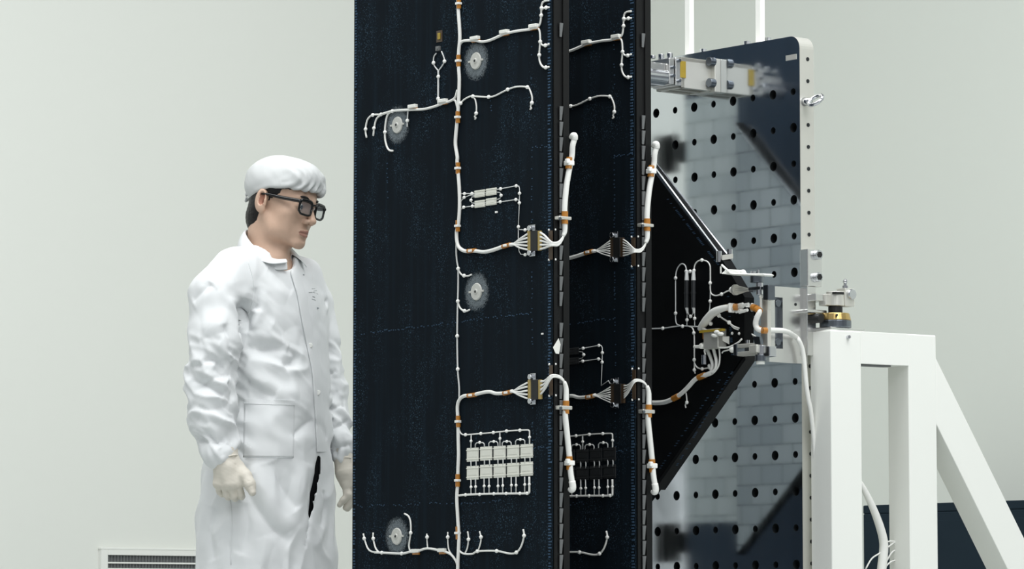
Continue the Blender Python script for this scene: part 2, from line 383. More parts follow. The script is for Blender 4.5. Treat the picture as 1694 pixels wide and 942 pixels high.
    for pts in ([(590, 262), (612, 262), (652, 262), (675, 261)], [(590, 312), (597, 298), (612, 282), (642, 270), (675, 270)], [(590, 350), (608, 335), (654, 329), (675, 325)],
                [(675, 276), (652, 280), (646, 297), (652, 312), (675, 315)], [(785, 240), (806, 236), (890, 220), (904, 222), (908, 234), (908, 260), (907, 312), (902, 440)],
                [(785, 254), (803, 256), (809, 271), (803, 288), (785, 294)], [(785, 309), (806, 306), (888, 294), (903, 296), (907, 312)],
                [(718, 259), (740, 256)], [(718, 313), (740, 309)]):
        line('link_wire', rb, pts, 1.6)
    dot(rb, (612, 262), (652, 261), (610, 282), (647, 297), (608, 335), (654, 329), (806, 236), (890, 220), (908, 260), (809, 271), (804, 306), (888, 294), (907, 312), r=2.9)
    if second:
        line('link_wire', None, [(rb(902, 440)), (RC(618, 262)), (RC(622, 272)), (RC(640, 270))], 1.6)
    else:
        line('link_wire', RB, [(902, 440), (906, 455), (938, 457), (975, 450)], 1.6); line('link_wire', RB, [(902, 440), (902, 520), (905, 570), (914, 587), (938, 590), (975, 583)], 1.6)
        dot(RB, (902, 440), (938, 457), (938, 590), r=2.9)
    # ---- ten block array
    tube('array_rail', RN, [(62, 55), (73, 95), (92, 124), (135, 133), (305, 120), (445, 108), (592, 92), (740, 83), (825, 80), (843, 88), (848, 104), (848, 240)], 2.3)
    tube('array_rail', RN, [(45, 812), (135, 802), (292, 795), (450, 790), (588, 788), (740, 787), (825, 785), (842, 775), (846, 760), (846, 600)], 3.4)
    for pts in ([(200, 133), (196, 285)], [(519, 102), (519, 262)]): line('link_wire', RN, pts, 2.2)
    for x0, x1, y0 in ((245, 347, 222), (395, 497, 210), (545, 645, 208), (693, 797, 187)):
        line('link_wire', RN, [(x0, y0 + 60), (x0, y0 + 18), (x0 + 16, y0), (x1 - 18, y0 - 2), (x1 - 2, y0 + 14), (x1, y0 + 55)], 2)
    for k, (x, y) in enumerate(((222, 355), (372, 342), (522, 335), (672, 326), (822, 315))):
        block(P(*RN(x, y)), 130 * .1487 / 412, 150 * .1487 * K)
        block(P(*RN(x, y + 202 - 1.2 * k)), 130 * .1487 / 412, 150 * .1487 * K)
        for xx in (x - 25, x + 32): line('link_wire', RN, [(xx, y + 65), (xx, y + 140)], 2.1)
    for x in (197, 248, 343, 398, 497, 550, 645, 698, 795): line('link_wire', RN, [(x, 600), (x, 790)], 2.1)
    dot(RN, (135, 133), (305, 120), (445, 108), (592, 92), (740, 83), (135, 802), (292, 797), (450, 790), (588, 788), (740, 787), (820, 785), r=3)
    dot(RN, (848, 160), (197, 203), (519, 175), (293, 218), (450, 208), (595, 207), (745, 185), (197, 715), (248, 712), (343, 704), (398, 706), (497, 704), (550, 700), (647, 695), (698, 696), (795, 688), (845, 685), r=2.6)
    # ---- bottom branches
    tube('branch_cable', RC, [(379, 940), (372, 915), (355, 892), (335, 882), (322, 879), (270, 870), (228, 883), (210, 882), (180, 888), (110, 885), (85, 884)], 4)
    tube('pigtail', RC, [(90, 884), (72, 880), (60, 868), (50, 840), (45, 818)], 3)
    tube('pigtail', RC, [(100, 884), (88, 868), (80, 835), (80, 814)], 3)
    tube('pigtail', RC, [(211, 882), (206, 860), (212, 815), (212, 780), (205, 757), (190, 747)], 3)
    tube('pigtail', RC, [(272, 870), (270, 845), (269, 818)], 2.4)
    tube('pigtail', RC, [(357, 893), (346, 872), (343, 835), (343, 812)], 2.6)
    tube('branch_cable', RC, [(379, 860), (386, 880), (402, 889), (430, 889), (450, 880), (515, 879), (560, 888), (585, 884), (602, 862), (612, 825), (609, 803)], 3.2)
    tube('pigtail', RC, [(403, 889), (412, 868), (416, 835), (413, 810)], 2.6)
    tube('pigtail', RC, [(449, 881), (458, 852), (460, 830), (455, 810)], 2.6)
    dot(RC, (48, 835), (80, 835), (110, 885), (180, 888), (212, 815), (270, 830), (343, 830), (416, 838), (460, 830), (447, 880), (515, 879), (585, 884), (612, 825))
    clip(RC, (228, 884), 11); clip(RC, (322, 882), 11)
    # ---- potted inserts in their scuffed rings
    if not second:
        for px, py in ((788, 101), (658, 207), (789, 483), (657, 888)):
            c = P(px, py)
            nr, ns = 8, 40; vs = []; fade = []
            for i in range(nr + 1):
                for k in range(ns):
                    t = 2 * PI * k / ns; q = i / nr
                    vs.append((c[0] + .058 * q * math.cos(t), c[1] - .0006, c[2] + .058 * q * math.sin(t))); fade.append(min(1, 2.2 * (1 - q) ** .9))
            h = MB().add(vs, [(i * ns + k, (i + 1) * ns + k, (i + 1) * ns + (k + 1) % ns, i * ns + (k + 1) % ns) for i in range(nr) for k in range(ns)])
            ho = part('scuffed_ring', h, M['halo'])
            at = ho.data.attributes.new('fade', 'FLOAT', 'POINT'); at.data.foreach_set('value', fade)
            b = MB().cyl(c + np.array([0, -.001, 0]), c + np.array([0, -.004, 0]), .0225, .0205, n=32)
            b.cyl(c + np.array([0, -.003, 0]), c + np.array([0, -.006, 0]), .008, .006, n=16)
            b.box((c[0] - .03, c[1] - .0035, c[2] - .002), (c[0] + .03, c[1] - .001, c[2] + .003))
            ins = part('insert_disc', b, M['disc'], bevel=.0006)
            part('screw_hole', MB().cyl(c + np.array([0, -.0055, 0]), c + np.array([0, -.0068, 0]), .0032, n=12), M['hole'], parent=ins)
    # ---- the two connectors with their fanned wires and the loops over the edge
    def connector(up):
        rg = RP if up else RQ; y0 = 0 if up else -128
        x0 = 0 if up else 8
        body = MB(); q0 = P(*rg(350 + x0, 398 + y0), -.009); q1 = P(*rg(456 + x0, 706 + y0), -.009)
        body.box((q0[0], d - .009, q1[2]), (q1[0], d, q0[2])); co_ = part('connector_shell', body, M['black'], bevel=.0015)
        for xa, xb in ((300, 352), (458, 506)):
            a = P(*rg(xa + x0, 425 + y0), -.007); b_ = P(*rg(xb + x0, 700 + y0), -.007)
            R.part('connector_insert', MB().box((a[0], d - .007, b_[2]), (b_[0], d - .001, a[2] + .004)), M['brown'] if second else M['tan'], parent=co_, bevel=.001)
        for y in ((360, 745) if up else (228, 605)):
            c = P(*rg(392 + x0, y)); part('connector_screw', MB().cyl(c, c + np.array([0, -.014, 0]), .007, n=14).cbox(c + np.array([.004, -.003, 0]), (.022, .006, .017)), M['steel'], bevel=.0008)
        nw = 7 if second else 5
        hub = (60, 608) if up else (55, 455)
        ends = np.linspace(445, 690, nw) + y0
        for k, y in enumerate(ends):
            r = (1.9 if second else 2.9) * K / 2 * 1.1
            mid = (185, hub[1] + (y - hub[1]) * .5 + random.uniform(-14, 14))
            q = [P(*rg(hub[0] - 20, hub[1] + 4), -.005), P(*rg(hub[0] + 45, hub[1] + (y - hub[1]) * .12), -.007 - .001 * k), P(*rg(*mid), -.011), P(*rg(306, y), -.009)]
            part('fan_wire', MB().tube(q, r, n=6), M['wire'], smooth=True)
        if not second:      # strands cross over between the tape and the insert
            pass
        # right-hand strands, gathered into the loop
        for k, y in enumerate(np.linspace(425, 680, nw) + y0):
            r = (2.0 if second else 3.0) * K / 2 * 1.15
            if up:
                q = [P(*rg(508, y), -.011), P(*rg(570, y + (610 - y) * .22), -.014), P(*rg(680, 600 + (y - 560) * .2), -.018), E(*rg(780, 600 + (y - 560) * .18), .012), E(*rg(850, 520 + (y - 560) * .12), .013), E(*rg(888, 400), .012)]
            else:
                y_ = y if k < nw - 2 else y - 60
                q = [P(*rg(516, y_), -.011), P(*rg(580, y_ + (260 - y_) * .35), -.014), P(*rg(680, 222 + (y_ - 400) * .2), -.018), E(*rg(790, 222 + (y_ - 400) * .12), .012), E(*rg(870, 290 + (y_ - 400) * .06), .013), E(*rg(908, 420), .012)]
            part('fan_wire', MB().tube(q, r, n=6), M['wire'], smooth=True)
        sx = 0
        if up:
            q = [E(*rg(860, 480), .012), E(*rg(888, 400), .012), E(*rg(888, 200), .012), E(*RB(1150, 330), .012), E(*RB(1160, 220), .013), E(*RB(1175, 130), .014), E(*RB(1189, 60), .016), E(*RD(148, 760), .02), E(*RD(158, 722), .022)]
            e = [E(*RD(158, 726), .022), E(*RD(158, 708), .024), E(*RD(150, 704), .022), E(*RD(138, 716), .012)]
            tp = [(E(*rg(888, 95), .012), E(*rg(888, 290), .012)), (E(*RB(1177, 68), .0145), E(*RB(1171, 128), .0145))]
        else:
            q = [E(*rg(880, 300), .013), E(*rg(908, 420), .012), E(*rg(905, 700), .012), E(*RC(757, 400), .012), E(*RC(763, 460), .013), E(*RC(772, 550), .014), E(*RC(776, 600), .018), E(*RC(782, 640), .022)]
            e = [E(*RC(781, 632), .022), E(*RC(784, 655), .023), E(*RC(779, 664), .02), E(*RC(772, 660), .012)]
            tp = [(E(*rg(908, 600), .012), E(*rg(905, 800), .012)), (E(*RC(771, 545), .0145), E(*RC(773, 592), .0145))]
        lo = part('loop_cable', MB().tube(q, [6 * K / 2, 8.5 * K / 2] + [9.3 * K / 2] * 6, n=10), M['wire'], smooth=True)
        R.part('cable_end', MB().tube(e, [11 * K / 2, 11 * K / 2, 7 * K / 2], n=10), M['wire'], parent=lo, smooth=True)
        for a, b_ in tp: R.part('tape_wrap', MB().cyl(a, b_, .0083, n=14), M['tape'], parent=lo)
        m = (tp[1][0] + tp[1][1]) / 2
        R.part('cable_tie', MB().cbox(m, (.02, .02, .012)).cbox(m + np.array([.006, -.01, .004]), (.01, .01, .012)), M['dot'], parent=lo, bevel=.002)
        y = 207 if up else 710; ox = 0 if up else 12
        a = E(*rg(716 + ox, y - 34), 0); b_ = E(*rg(912 + ox, y + 34), 0)
        bk = part('cable_bracket', MB().box((W, a[1], b_[2]), (W + .0212, b_[1], a[2])), M['alumatte'], bevel=.002)
        c = E(*rg(808 + ox, y), .0212); R.part('bracket_screw', MB().cyl(c, c + np.array([.003, 0, 0]), .004, n=12), M['darksteel'], parent=bk)
        # brown film over the hem with four bright pins
        ya, yb = (398, 842) if up else (45, 512)
        a = P(*rg(642 + x0, ya)); b_ = P(*rg(716 + x0, yb))
        if second: b_ = b_ * 1
        part('edge_film', MB().box((a[0], d - .0016, b_[2]), (W + .001, d, a[2])), M['brown'])
        for x, y in ((645, ya - 15), (738, ya - 20), (645, yb + 8), (740, yb + 2)):
            c = P(*rg(x + x0 * .6, y)) if x < 700 else E(*rg(x + x0 * .6, y), .002)
            part('pin', MB().sph(c, .0032, 8), M['dot'], smooth=True)
    connector(True); connector(False)
    # ---- grey spring tabs down the edge
    ys = [50] + [188 + 25.6 * k for k in range(30)]
    for y in ys:
        if 508 < y < 530: continue
        p = E(926.5, y, .001)
        h = .0175
        q0 = [(W + .004, p[1] - .0055, p[2] + h), (W + .004, p[1] + .005, p[2] + h), (W + .004, p[1] + .0015, p[2] - h), (W + .004, p[1] - .005, p[2] - h)]
        q1 = [(W + .0075, x[1], x[2]) if i < 2 else (W + .006, x[1], x[2]) for i, x in enumerate(q0)]
        part('spring_tab', MB().hexa(q0, q1), M['grey'])
    if not second:
        pl = [E(*RE(45, 868), .006), E(*RE(72, 822), .01), E(*RE(82, 852), .01), E(*RE(74, 900), .006), E(*RE(58, 898), .006)]
        part('paper_flag', MB().prism(pl, (.0012, 0, 0)), M['whiteplastic'])
        c = P(*RB(786, 361)); part('spacer', MB().cbox(c, (.008, .006, .005)), M['dot'])
        c = P(*RC(678, 112)); part('spacer', MB().cbox(c, (.006, .006, .004)), M['dot'])
    return R
panel('solar_panel', 'dark carbon solar panel nearest the camera, with white wiring and cream blocks', 0, False)
panel('solar_panel', 'dark carbon solar panel just behind the front one, showing only a shaded wired strip', D2, True)
# ------------------------------------------------------------------ triangular yoke
BY = .495; BP = .745; PT = .05
def PY(px, py, b=BY): return on_b(px, py, b)
Y = Rig('yoke_panel', 'dark triangular yoke panel behind the two solar panels, tip joined to a hinge', 'yoke panel', (on_b(1100, 560, BY)[0] - .1, BY, ZB + .6))
poly = [PY(1000, 178), PY(1085, 288), PY(1196, 432), PY(1232, 492), PY(1231, 586), PY(1150, 708), PY(1086, 800), PY(1000, 915)]
Y.part('board', MB().prism(poly, (0, .032, 0)), M['carbondark'])
cen = np.mean(poly, axis=0)
back = [cen + (np.array(p) - cen) * np.array([.985, 1, .985]) + np.array([0, .032, 0]) for p in poly]
Y.part('cell_sheet', MB().prism(back, (0, .003, 0)), M['cells'])
e = MB(); p, q = PY(1233, 588, BY), PY(1084, 803, BY)     # bright lower lip
e.hexa([p, q, q + np.array([0, 0, -.012]), p + np.array([0, 0, -.012])], [x + np.array([0, .034, 0]) for x in (p, q, q + np.array([0, 0, -.012]), p + np.array([0, 0, -.012]))])
Y.part('edge_strip', e, M['edge'])
hs = MB()
for p, q, n in (((1105, 330), (1190, 440), 48), ((1120, 770), (1218, 605), 60), ((1092, 775), (1205, 608), 40), ((1203, 470), (1212, 590), 40)):
    p = PY(*p); q = PY(*q)
    for i in range(n):
        if random.random() < .6:
            c = p + (q - p) * (i / n); hs.box((c[0] - .004, BY - .0006, c[2] - .0009), (c[0] + .004, BY, c[2] + .0009))
Y.part('stitching', hs, M['stitch'])
K2 = 1 / 655
def yt(n, reg, pts, wpx, m='wire', parent=None, off=.0, **k):
    r = wpx * K2 / 2
    return Y.part(n, MB().tube([PY(*reg(*p), BY - r - .0008 - off) for p in pts], r, n=8), M[m], smooth=True, parent=parent)
ysrc = []
def yd(reg, *pts, r=3.2):
    for p in pts:
        c = PY(*reg(*p), BY - .004) - Y.base
        if not ysrc: ysrc.append(MB().sph((0, 0, 0), 1, 10, (1.1, .8, 1)).build('glue_dot', M['dot'], Y.root, smooth=True)); o = ysrc[0]
        else: o = ysrc[0].copy(); COL.objects.link(o); o.parent = Y.root
        o.location = c; o.scale = (r * K2,) * 3
yt('branch_cable', RH, [(-200, 640), (-100, 625), (10, 617), (70, 615), (140, 605), (200, 597), (260, 600), (325, 603)], 2.2, 'thin')
yt('sensor_wire', RH, [(200, 598), (170, 585), (161, 550), (161, 510), (161, 400), (161, 258), (170, 200), (190, 167), (210, 158), (230, 172), (239, 210)], 2.2, 'thin')
yt('sensor_wire', RH, [(291, 205), (298, 165), (318, 140), (347, 131), (383, 140), (403, 165), (407, 200), (407, 290), (407, 340), (415, 370), (445, 383), (487, 373), (520, 355), (556, 342)], 2.4)
yt('sensor_wire', RH, [(407, 360), (406, 422), (402, 480), (392, 506)], 2, 'thin')
for x in (240, 288):
    p, q = PY(*RH(x, 275), BY - .007), PY(*RH(x, 468), BY - .007)
    y = Y.part('rod_resistor', MB().cyl(p, q, .0062, n=14).cyl(p + (q - p) * .42, p + (q - p) * .5, .0072, n=14), M['darkcell'], smooth=False)
    a = PY(*RH(x, 206), BY - .006); Y.part('ferrule', MB().cyl(a, p, .0042, .006, n=12), M['thin'], parent=y)
    b_ = PY(*RH(x + 5, 510), BY - .006); Y.part('ferrule', MB().cyl(q, b_, .005, .0025, n=12), M['thin'], parent=y)
yt('sensor_wire', RH, [(244, 505), (242, 555), (241, 596)], 1.8, 'thin'); yt('sensor_wire', RH, [(296, 505), (296, 545), (296, 600)], 1.8, 'thin')
yt('sensor_wire', RH, [(250, 490), (254, 515), (268, 530), (280, 516), (285, 490)], 1.6, 'thin')
yt('branch_cable', RH, [(255, 600), (278, 610), (290, 640), (294, 700), (294, 840), (298, 868), (315, 892), (350, 902), (400, 893)], 2.6)
yt('sensor_wire', RH, [(294, 850), (295, 910), (300, 935)], 2.4)
yd(RH, (70, 615), (210, 600), (161, 258), (161, 508), (236, 211), (264, 211), (291, 205), (347, 131), (406, 293), (487, 373), (406, 422), (268, 530), (296, 545), (242, 555), (290, 648), (293, 838), (350, 902), (294, 910), (400, 880), (405, 895))
c = PY(*RH(560, 342), BY - .006); Y.part('glue_blob', MB().sph(c, .008, 12), M['dot'], smooth=True)
# small amber patch and bright pins
c = PY(*RH(378, 668), BY); Y.part('amber_patch', MB().cbox(c, (.022, .006, .016)), M['tape'])
for p in ((563, 650), (612, 652)):
    c = PY(*RH(*p)); Y.part('pin', MB().sph(c, .004, 8), M['dot'], smooth=True)
# cable block with three fat cables that join the lower harness
c = PY(*RH(440, 690), BY - .015); blk = Y.part('cable_block', MB().cbox(c, (.055, .03, .05)).cbox(c + np.array([-.03, 0, -.012]), (.03, .02, .008)), M['alumatte'], bevel=.002)
Y.part('yellow_strip', MB().cbox(PY(*RH(420, 632), BY - .028), (.085, .012, .006)), M['yellow'], parent=blk)
Y.part('ribbon_plate', MB().prism([PY(*RH(470, 672), BY - .02), PY(*RH(540, 672), BY - .002), PY(*RH(540, 728), BY - .002), PY(*RH(470, 690), BY - .02)], (0, .003, 0)), M['alumatte'])
lower = [RI(290, 140), RI(265, 150), RI(248, 155), RI(222, 168), RI(190, 203), RI(160, 230), RI(130, 248), RI(92, 262), RI(40, 264)]
for k, pts in enumerate(([(385, 760), (396, 790), (412, 830), (425, 880), (415, 915)], [(428, 755), (440, 800), (450, 850), (445, 900), (420, 930)], [(464, 690), (470, 760), (474, 820), (466, 880), (435, 925)])):
    yt('feed_cable', lambda *p: p, [RH(*p) for p in pts] + lower[:3], (6.5, 6, 3)[k], off=.004 * k)
tr = yt('harness_cable', lambda *p: p, lower, 8)
for a, b_ in (((262, 150), (236, 160)), ((155, 235), (132, 247))):
    A, B = PY(*RI(*a), BY - .006), PY(*RI(*b_), BY - .006); Y.part('tape_wrap', MB().cyl(A, B, .0078, n=14), M['tape'], parent=tr)
yt('pigtail', RI, [(183, 215), (187, 240), (188, 262), (182, 270), (184, 284)], 2.4)
yd(RI, (188, 262)); 
yt('sensor_wire', RH, [(372, 800), (366, 770), (385, 748), (430, 742), (480, 752), (540, 748), (600, 718), (630, 690)], 3, off=.02)
yt('sensor_wire', RH, [(490, 790), (500, 778), (530, 770), (560, 765)], 2.4, off=.004)
c = PY(*RH(562, 766), BY - .008); Y.part('glue_blob', MB().sph(c, .008, 12), M['dot'], smooth=True)
c = PY(*RH(366, 838), BY - .006); gp = Y.part('glass_sleeve', MB().cyl(c + np.array([0, 0, .012]), c - np.array([0, 0, .012]), .008, n=14), M['steel'])
yt('sensor_wire', RH, [(366, 830), (368, 795), (376, 770)], 1.6, 'thin')
c = PY(*RH(360, 742), BY - .018); Y.part('white_lug', MB().cbox(c, (.06, .02, .007)).cyl(c, c + np.array([0, -.012, 0]), .007), M['whiteplastic'], bevel=.002)
for p in ((437, 665), (480, 655), (456, 640)):
    c = PY(*RH(*p), BY - .032); Y.part('glue_blob', MB().sph(c, .007, 10, (1.6, 1, .7)), M['dot'], smooth=True)
# channel rail along the upper slope
p0, p1 = PY(1010, 190), PY(1186, 426)
v = np.array([0, 0, .012])
r = MB().hexa([p0 + v * .2, p1 + v * .2, p1 + v * 1.3, p0 + v * 1.3], [x + np.array([0, .006, 0]) for x in (p0 + v * .2, p1 + v * .2, p1 + v * 1.3, p0 + v * 1.3)])
ra = Y.part('slope_rail', r, M['alu'])
q0, q1 = on_b(1030, 200, BY + .035), on_b(1203, 421, BY + .035)
Y.part('slope_rail', MB().tube([q0, q1], .0035, n=8, smooth=False), M['steel'])
a, b_ = PY(1186, 424), on_b(1204, 421, BY + .035)
Y.part('rail_bracket', MB().hexa([a, b_, b_ + np.array([0, 0, -.012]), a + np.array([0, 0, -.012])], [x + np.array([.02, 0, 0]) for x in (a, b_, b_ + np.array([0, 0, -.012]), a + np.array([0, 0, -.012]))]), M['alumatte'])
for pp in (a, b_):
    Y.part('rail_bolt', MB().cyl(pp + np.array([.008, 0, .012]), pp + np.array([.008, 0, -.016]), .007, n=12), M['steel'])
for p in ((1178, 662), (1150, 706)):
    c = PY(*p, BY + .016); Y.part('edge_bolt', MB().cyl(c, c + np.array([.008, 0, -.012]), .006, n=12), M['steel'])
# ------------------------------------------------------------------ perforated mirror plate
AR = on_b(1324, 300, BP)[0]; AL = AR - 1.02
ztop = on_b(1310, 60, BP)[2]
PL = Rig('mounting_plate', 'tall polished aluminium plate with rows of holes behind the yoke', 'mounting plate', ((AL + AR) / 2, BP + PT / 2, 0))
g0 = on_b(1182.9, 699.9, BP); g1 = on_b(1215.5, 696.5, BP); g2 = on_b(1182.9, 759, BP)
ca = g1[0] - g0[0]; cz = g0[2] - g2[2]
mb = MB(); NS = 16; rc = .034    # rounded top corner on the near side
nl = int((g0[0] - AL - .01) / ca); nr = int((AR - .012 - g0[0] + ca / 2) / ca)
a_lo = g0[0] - (nl + .5) * ca; a_hi = min(AR, g0[0] + (nr + .5) * ca)
kd = int((g0[2] - .03) / cz); ku = int((ztop - rc - .002 - g0[2]) / cz - .5)
z_lo = g0[2] - (kd + .5) * cz; z_hi = g0[2] + (ku + .5) * cz
for i in range(-nl, nr + 1):
    for j in range(-kd, ku + 1):
        c = (g0[0] + i * ca, g0[2] + j * cz); rr = .0128 if (i + j) % 2 == 0 else .0092
        sq = []; ci = []
        for k in range(NS):
            t = 2 * PI * k / NS; x, y = math.cos(t), math.sin(t); s = 1 / max(abs(x), abs(y))
            sq.append((min(AR, c[0] + x * s * ca / 2), BP, c[1] + y * s * cz / 2)); ci.append((c[0] + x * rr, BP, c[1] + y * rr))
        bt = [(x, BP + .02, z) for x, _, z in ci]
        mb.cur = 0
        mb.add(sq + ci, [(k, (k + 1) % NS, NS + (k + 1) % NS, NS + k) for k in range(NS)])
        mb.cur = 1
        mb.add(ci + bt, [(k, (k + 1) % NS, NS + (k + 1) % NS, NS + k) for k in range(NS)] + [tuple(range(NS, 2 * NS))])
mb.cur = 0
def quad(a0, z0, a1, z1): mb.add([(a0, BP, z0), (a1, BP, z0), (a1, BP, z1), (a0, BP, z1)], [(0, 1, 2, 3)])
quad(AL, 0, a_lo, ztop); quad(a_lo, 0, a_hi, z_lo); quad(a_lo, z_hi, AR - rc, ztop); quad(AR - rc, z_hi, AR, ztop - rc)
if a_hi < AR: quad(a_hi, 0, AR, z_hi)
arc = [(AR - rc + rc * math.sin(t), ztop - rc + rc * math.cos(t)) for t in np.linspace(0, PI / 2, 9)]
mb.add([(x, BP, z) for x, z in arc] + [(AR - rc, BP, ztop - rc)], [tuple(range(len(arc) + 1))[::-1]])
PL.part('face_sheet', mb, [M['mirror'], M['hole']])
sl = MB(); outl = [(AL, 0), (AR, 0)] + [(x, z) for x, z in arc[::-1]] + [(AL, ztop)]
sl.prism([(x, BP + .0205, z) for x, z in outl], (0, PT - .0205, 0))
k = len(outl)
rim = [(x, BP + .0002, z) for x, z in outl] + [(x, BP + .0205, z) for x, z in outl]
sl.add(rim, [(i, (i + 1) % k, k + (i + 1) % k, k + i) for i in range(k)])
PL.part('slab', sl, M['alumatte'])
eh = []
for k in range(0, 26):
    y = 98 + 36.3 * k
    if k == 2 or 405 < y < 600: continue
    c = on_a(1336 + .008 * (y - 98), y, AR)
    if c[2] < .3: continue
    PL.part('edge_hole', MB().cyl(c + np.array([-.001, 0, 0]), c + np.array([.0012, 0, 0]), .0052, n=14), M['hole'])
# eye bolt
c = on_a(1336, 168, AR + .012)
eb = MB().cyl(c + np.array([-.014, 0, 0]), c + np.array([.012, 0, 0]), .012, .008)
cc = c + np.array([.03, .0, 0])
ringp = [cc + .018 * np.array([math.cos(t), 0, .0]) * 1.2 + .018 * np.array([0, .75 * math.sin(t), .75 * math.sin(t)]) for t in np.linspace(0, 2 * PI, 19)]
eb.tube(ringp, .0052, n=8, sub=2); PL.part('eye_bolt', eb, M['steel'], smooth=True)
PL.part('foot', MB().box((AL + .05, BP - .22, 0), (AL + .2, BP + PT + .25, .03)).box((AR - .2, BP - .22, 0), (AR - .05, BP + PT + .25, .03)), M['alumatte'], bevel=.004)
# light tape label on the upper right
c = on_b(1309, 95, BP); PL.part('film_label', MB().cbox(c, (.04, .002, .014)), M['alumatte'])
# ------------------------------------------------------------------ hold-down block from plate towards the panels
aB = on_b(1186, 122, BP)[0]
def PB(px, py): return on_a(px, py, aB)
HB = Rig('holddown_block', 'rectangular aluminium hold-down block projecting from the top of the plate', 'hold-down block', PB(1150, 146))
bt = PB(1127, 94); bb = PB(1127, 145); be = PB(1185, 100)
b0, zt_, zb_ = bt[1], bt[2], bb[2]
hb = MB(); wd = .1
hb.box((aB - wd, b0, zt_ - .012), (aB, BP, zt_)); hb.box((aB - .012, b0, zb_), (aB, BP, zt_)); hb.box((aB - wd, b0, zb_), (aB - wd + .012, BP, zt_)); hb.box((aB - wd, BP - .02, zb_), (aB, BP, zt_))
hb.box((aB - wd, b0, zb_), (aB, b0 + .012, zt_)); hb.box((aB - wd * .55, b0, zb_), (aB - wd * .5, BP, zb_ + .01))
HB.part('hollow_body', hb, M['alumatte'], bevel=.0015)
fl = MB().box((aB - .01, BP - .022, zb_ - .004), (aB + .016, BP, zt_ + .004)); HB.part('mounting_flange', fl, M['alumatte'], bevel=.002)
for py in (104, 139):
    c = PB(1180, py); c[1] = BP - .022
    HB.part('flange_bolt', MB().cyl(c + np.array([.012, -.018, 0]), c + np.array([.012, 0, 0]), .012, n=18), M['darksteel'], bevel=.001)
c = PB(1128, 115); HB.part('yellow_tape', MB().cbox((aB + .001, b0 + .004, c[2]), (.003, .02, .044)), M['yellow'])
# release unit at the block's end, reaching the stack
RU = Rig('release_unit', 'small aluminium release mechanism with bolts between solar panels and hold-down block', 'release unit', PB(1105, 146))
z0 = zb_; h = zt_ - zb_
ba = PB(1098, 120)[1]
RU.part('clamp_plate', MB().box((aB - .09, b0 - .022, z0 + .004), (aB + .002, b0 - .0005, zt_ - .004)), M['alu'], bevel=.002)
RU.part('clamp_plate', MB().box((aB - .09, b0 - .042, z0 + .006), (aB, b0 - .025, zt_ - .006)), M['alu'], bevel=.002)
RU.part('barrel', MB().cyl((aB - .02, b0 - .125, z0 + h * .3), (aB - .02, b0 - .042, z0 + h * .3), .021, n=24), M['steel'], smooth=False, bevel=.002)
RU.part('body', MB().box((aB - .08, b0 - .12, z0 + h * .3), (aB - .012, b0 - .042, zt_ - .02)), M['alu'], bevel=.003)
for k in range(3): RU.part('cap_screw', MB().cyl((aB - .01, b0 - .032 - .03 * k, zt_ - .012), (aB - .01, b0 - .032 - .03 * k, zt_ + .008 - .006 * k), .0085, n=14), M['steel'], bevel=.001)
for (q, w) in ((.5, .35), (.5, .62), (.012, .2), (.012, .86)):
    RU.part('side_screw', MB().cyl((aB - .002, b0 - .011 - .02 * (q > .1), z0 + h * w), (aB + .008, b0 - .011 - .02 * (q > .1), z0 + h * w), .0045, n=12), M['darksteel'])
RU.part('preload_rod', MB().cyl((aB - .045, D2 + TK, z0 + h * .55), (aB - .045, b0 - .11, z0 + h * .55), .011, n=16), M['steel'])
# ------------------------------------------------------------------ root hinge bracket on the plate's side
aS = AR + .012
def PS(px, py): return on_a(px, py, aS)
SB = Rig('hinge_bracket', 'flat aluminium bracket with a long slot at the plate edge beside the hinge', 'hinge bracket', PS(1305, 600))
t0 = PS(1272, 473); t1 = PS(1334, 474); u0 = PS(1272, 599)
bA, bBk, zA, zB2 = t0[1], BP + PT * .2, t0[2], u0[2]
s0 = PS(1281, 495); s1 = PS(1289, 575); sb0, sb1 = s0[1] + .002, PS(1289, 500)[1] + .012; sz0, sz1 = PS(1285, 577)[2], PS(1285, 492)[2]
b = MB(); x0, x1 = AR + .0005, aS
b.box((x0, bA, zB2), (x1, sb0, zA)); b.box((x0, sb1, zB2), (x1, bBk, zA)); b.box((x0, sb0, sz1), (x1, sb1, zA)); b.box((x0, sb0, zB2), (x1, sb1, sz0))
SB.part('slotted_plate', b, M['alu'])
SB.part('slot_backing', MB().box((AR - .012, sb0, sz0), (AR + .001, sb1, sz1)), M['darksteel'])
for py in (502, 566):
    c = PS(1287, py); SB.part('slot_bolt', MB().cyl(c + np.array([-.014, 0, 0]), c + np.array([.002, 0, 0]), .0095, n=16), M['darksteel'], bevel=.001)
c = PS(1316, 504); SB.part('screw_hole', MB().cyl(c + np.array([-.002, 0, 0]), c + np.array([.001, 0, 0]), .004, n=10), M['hole'])
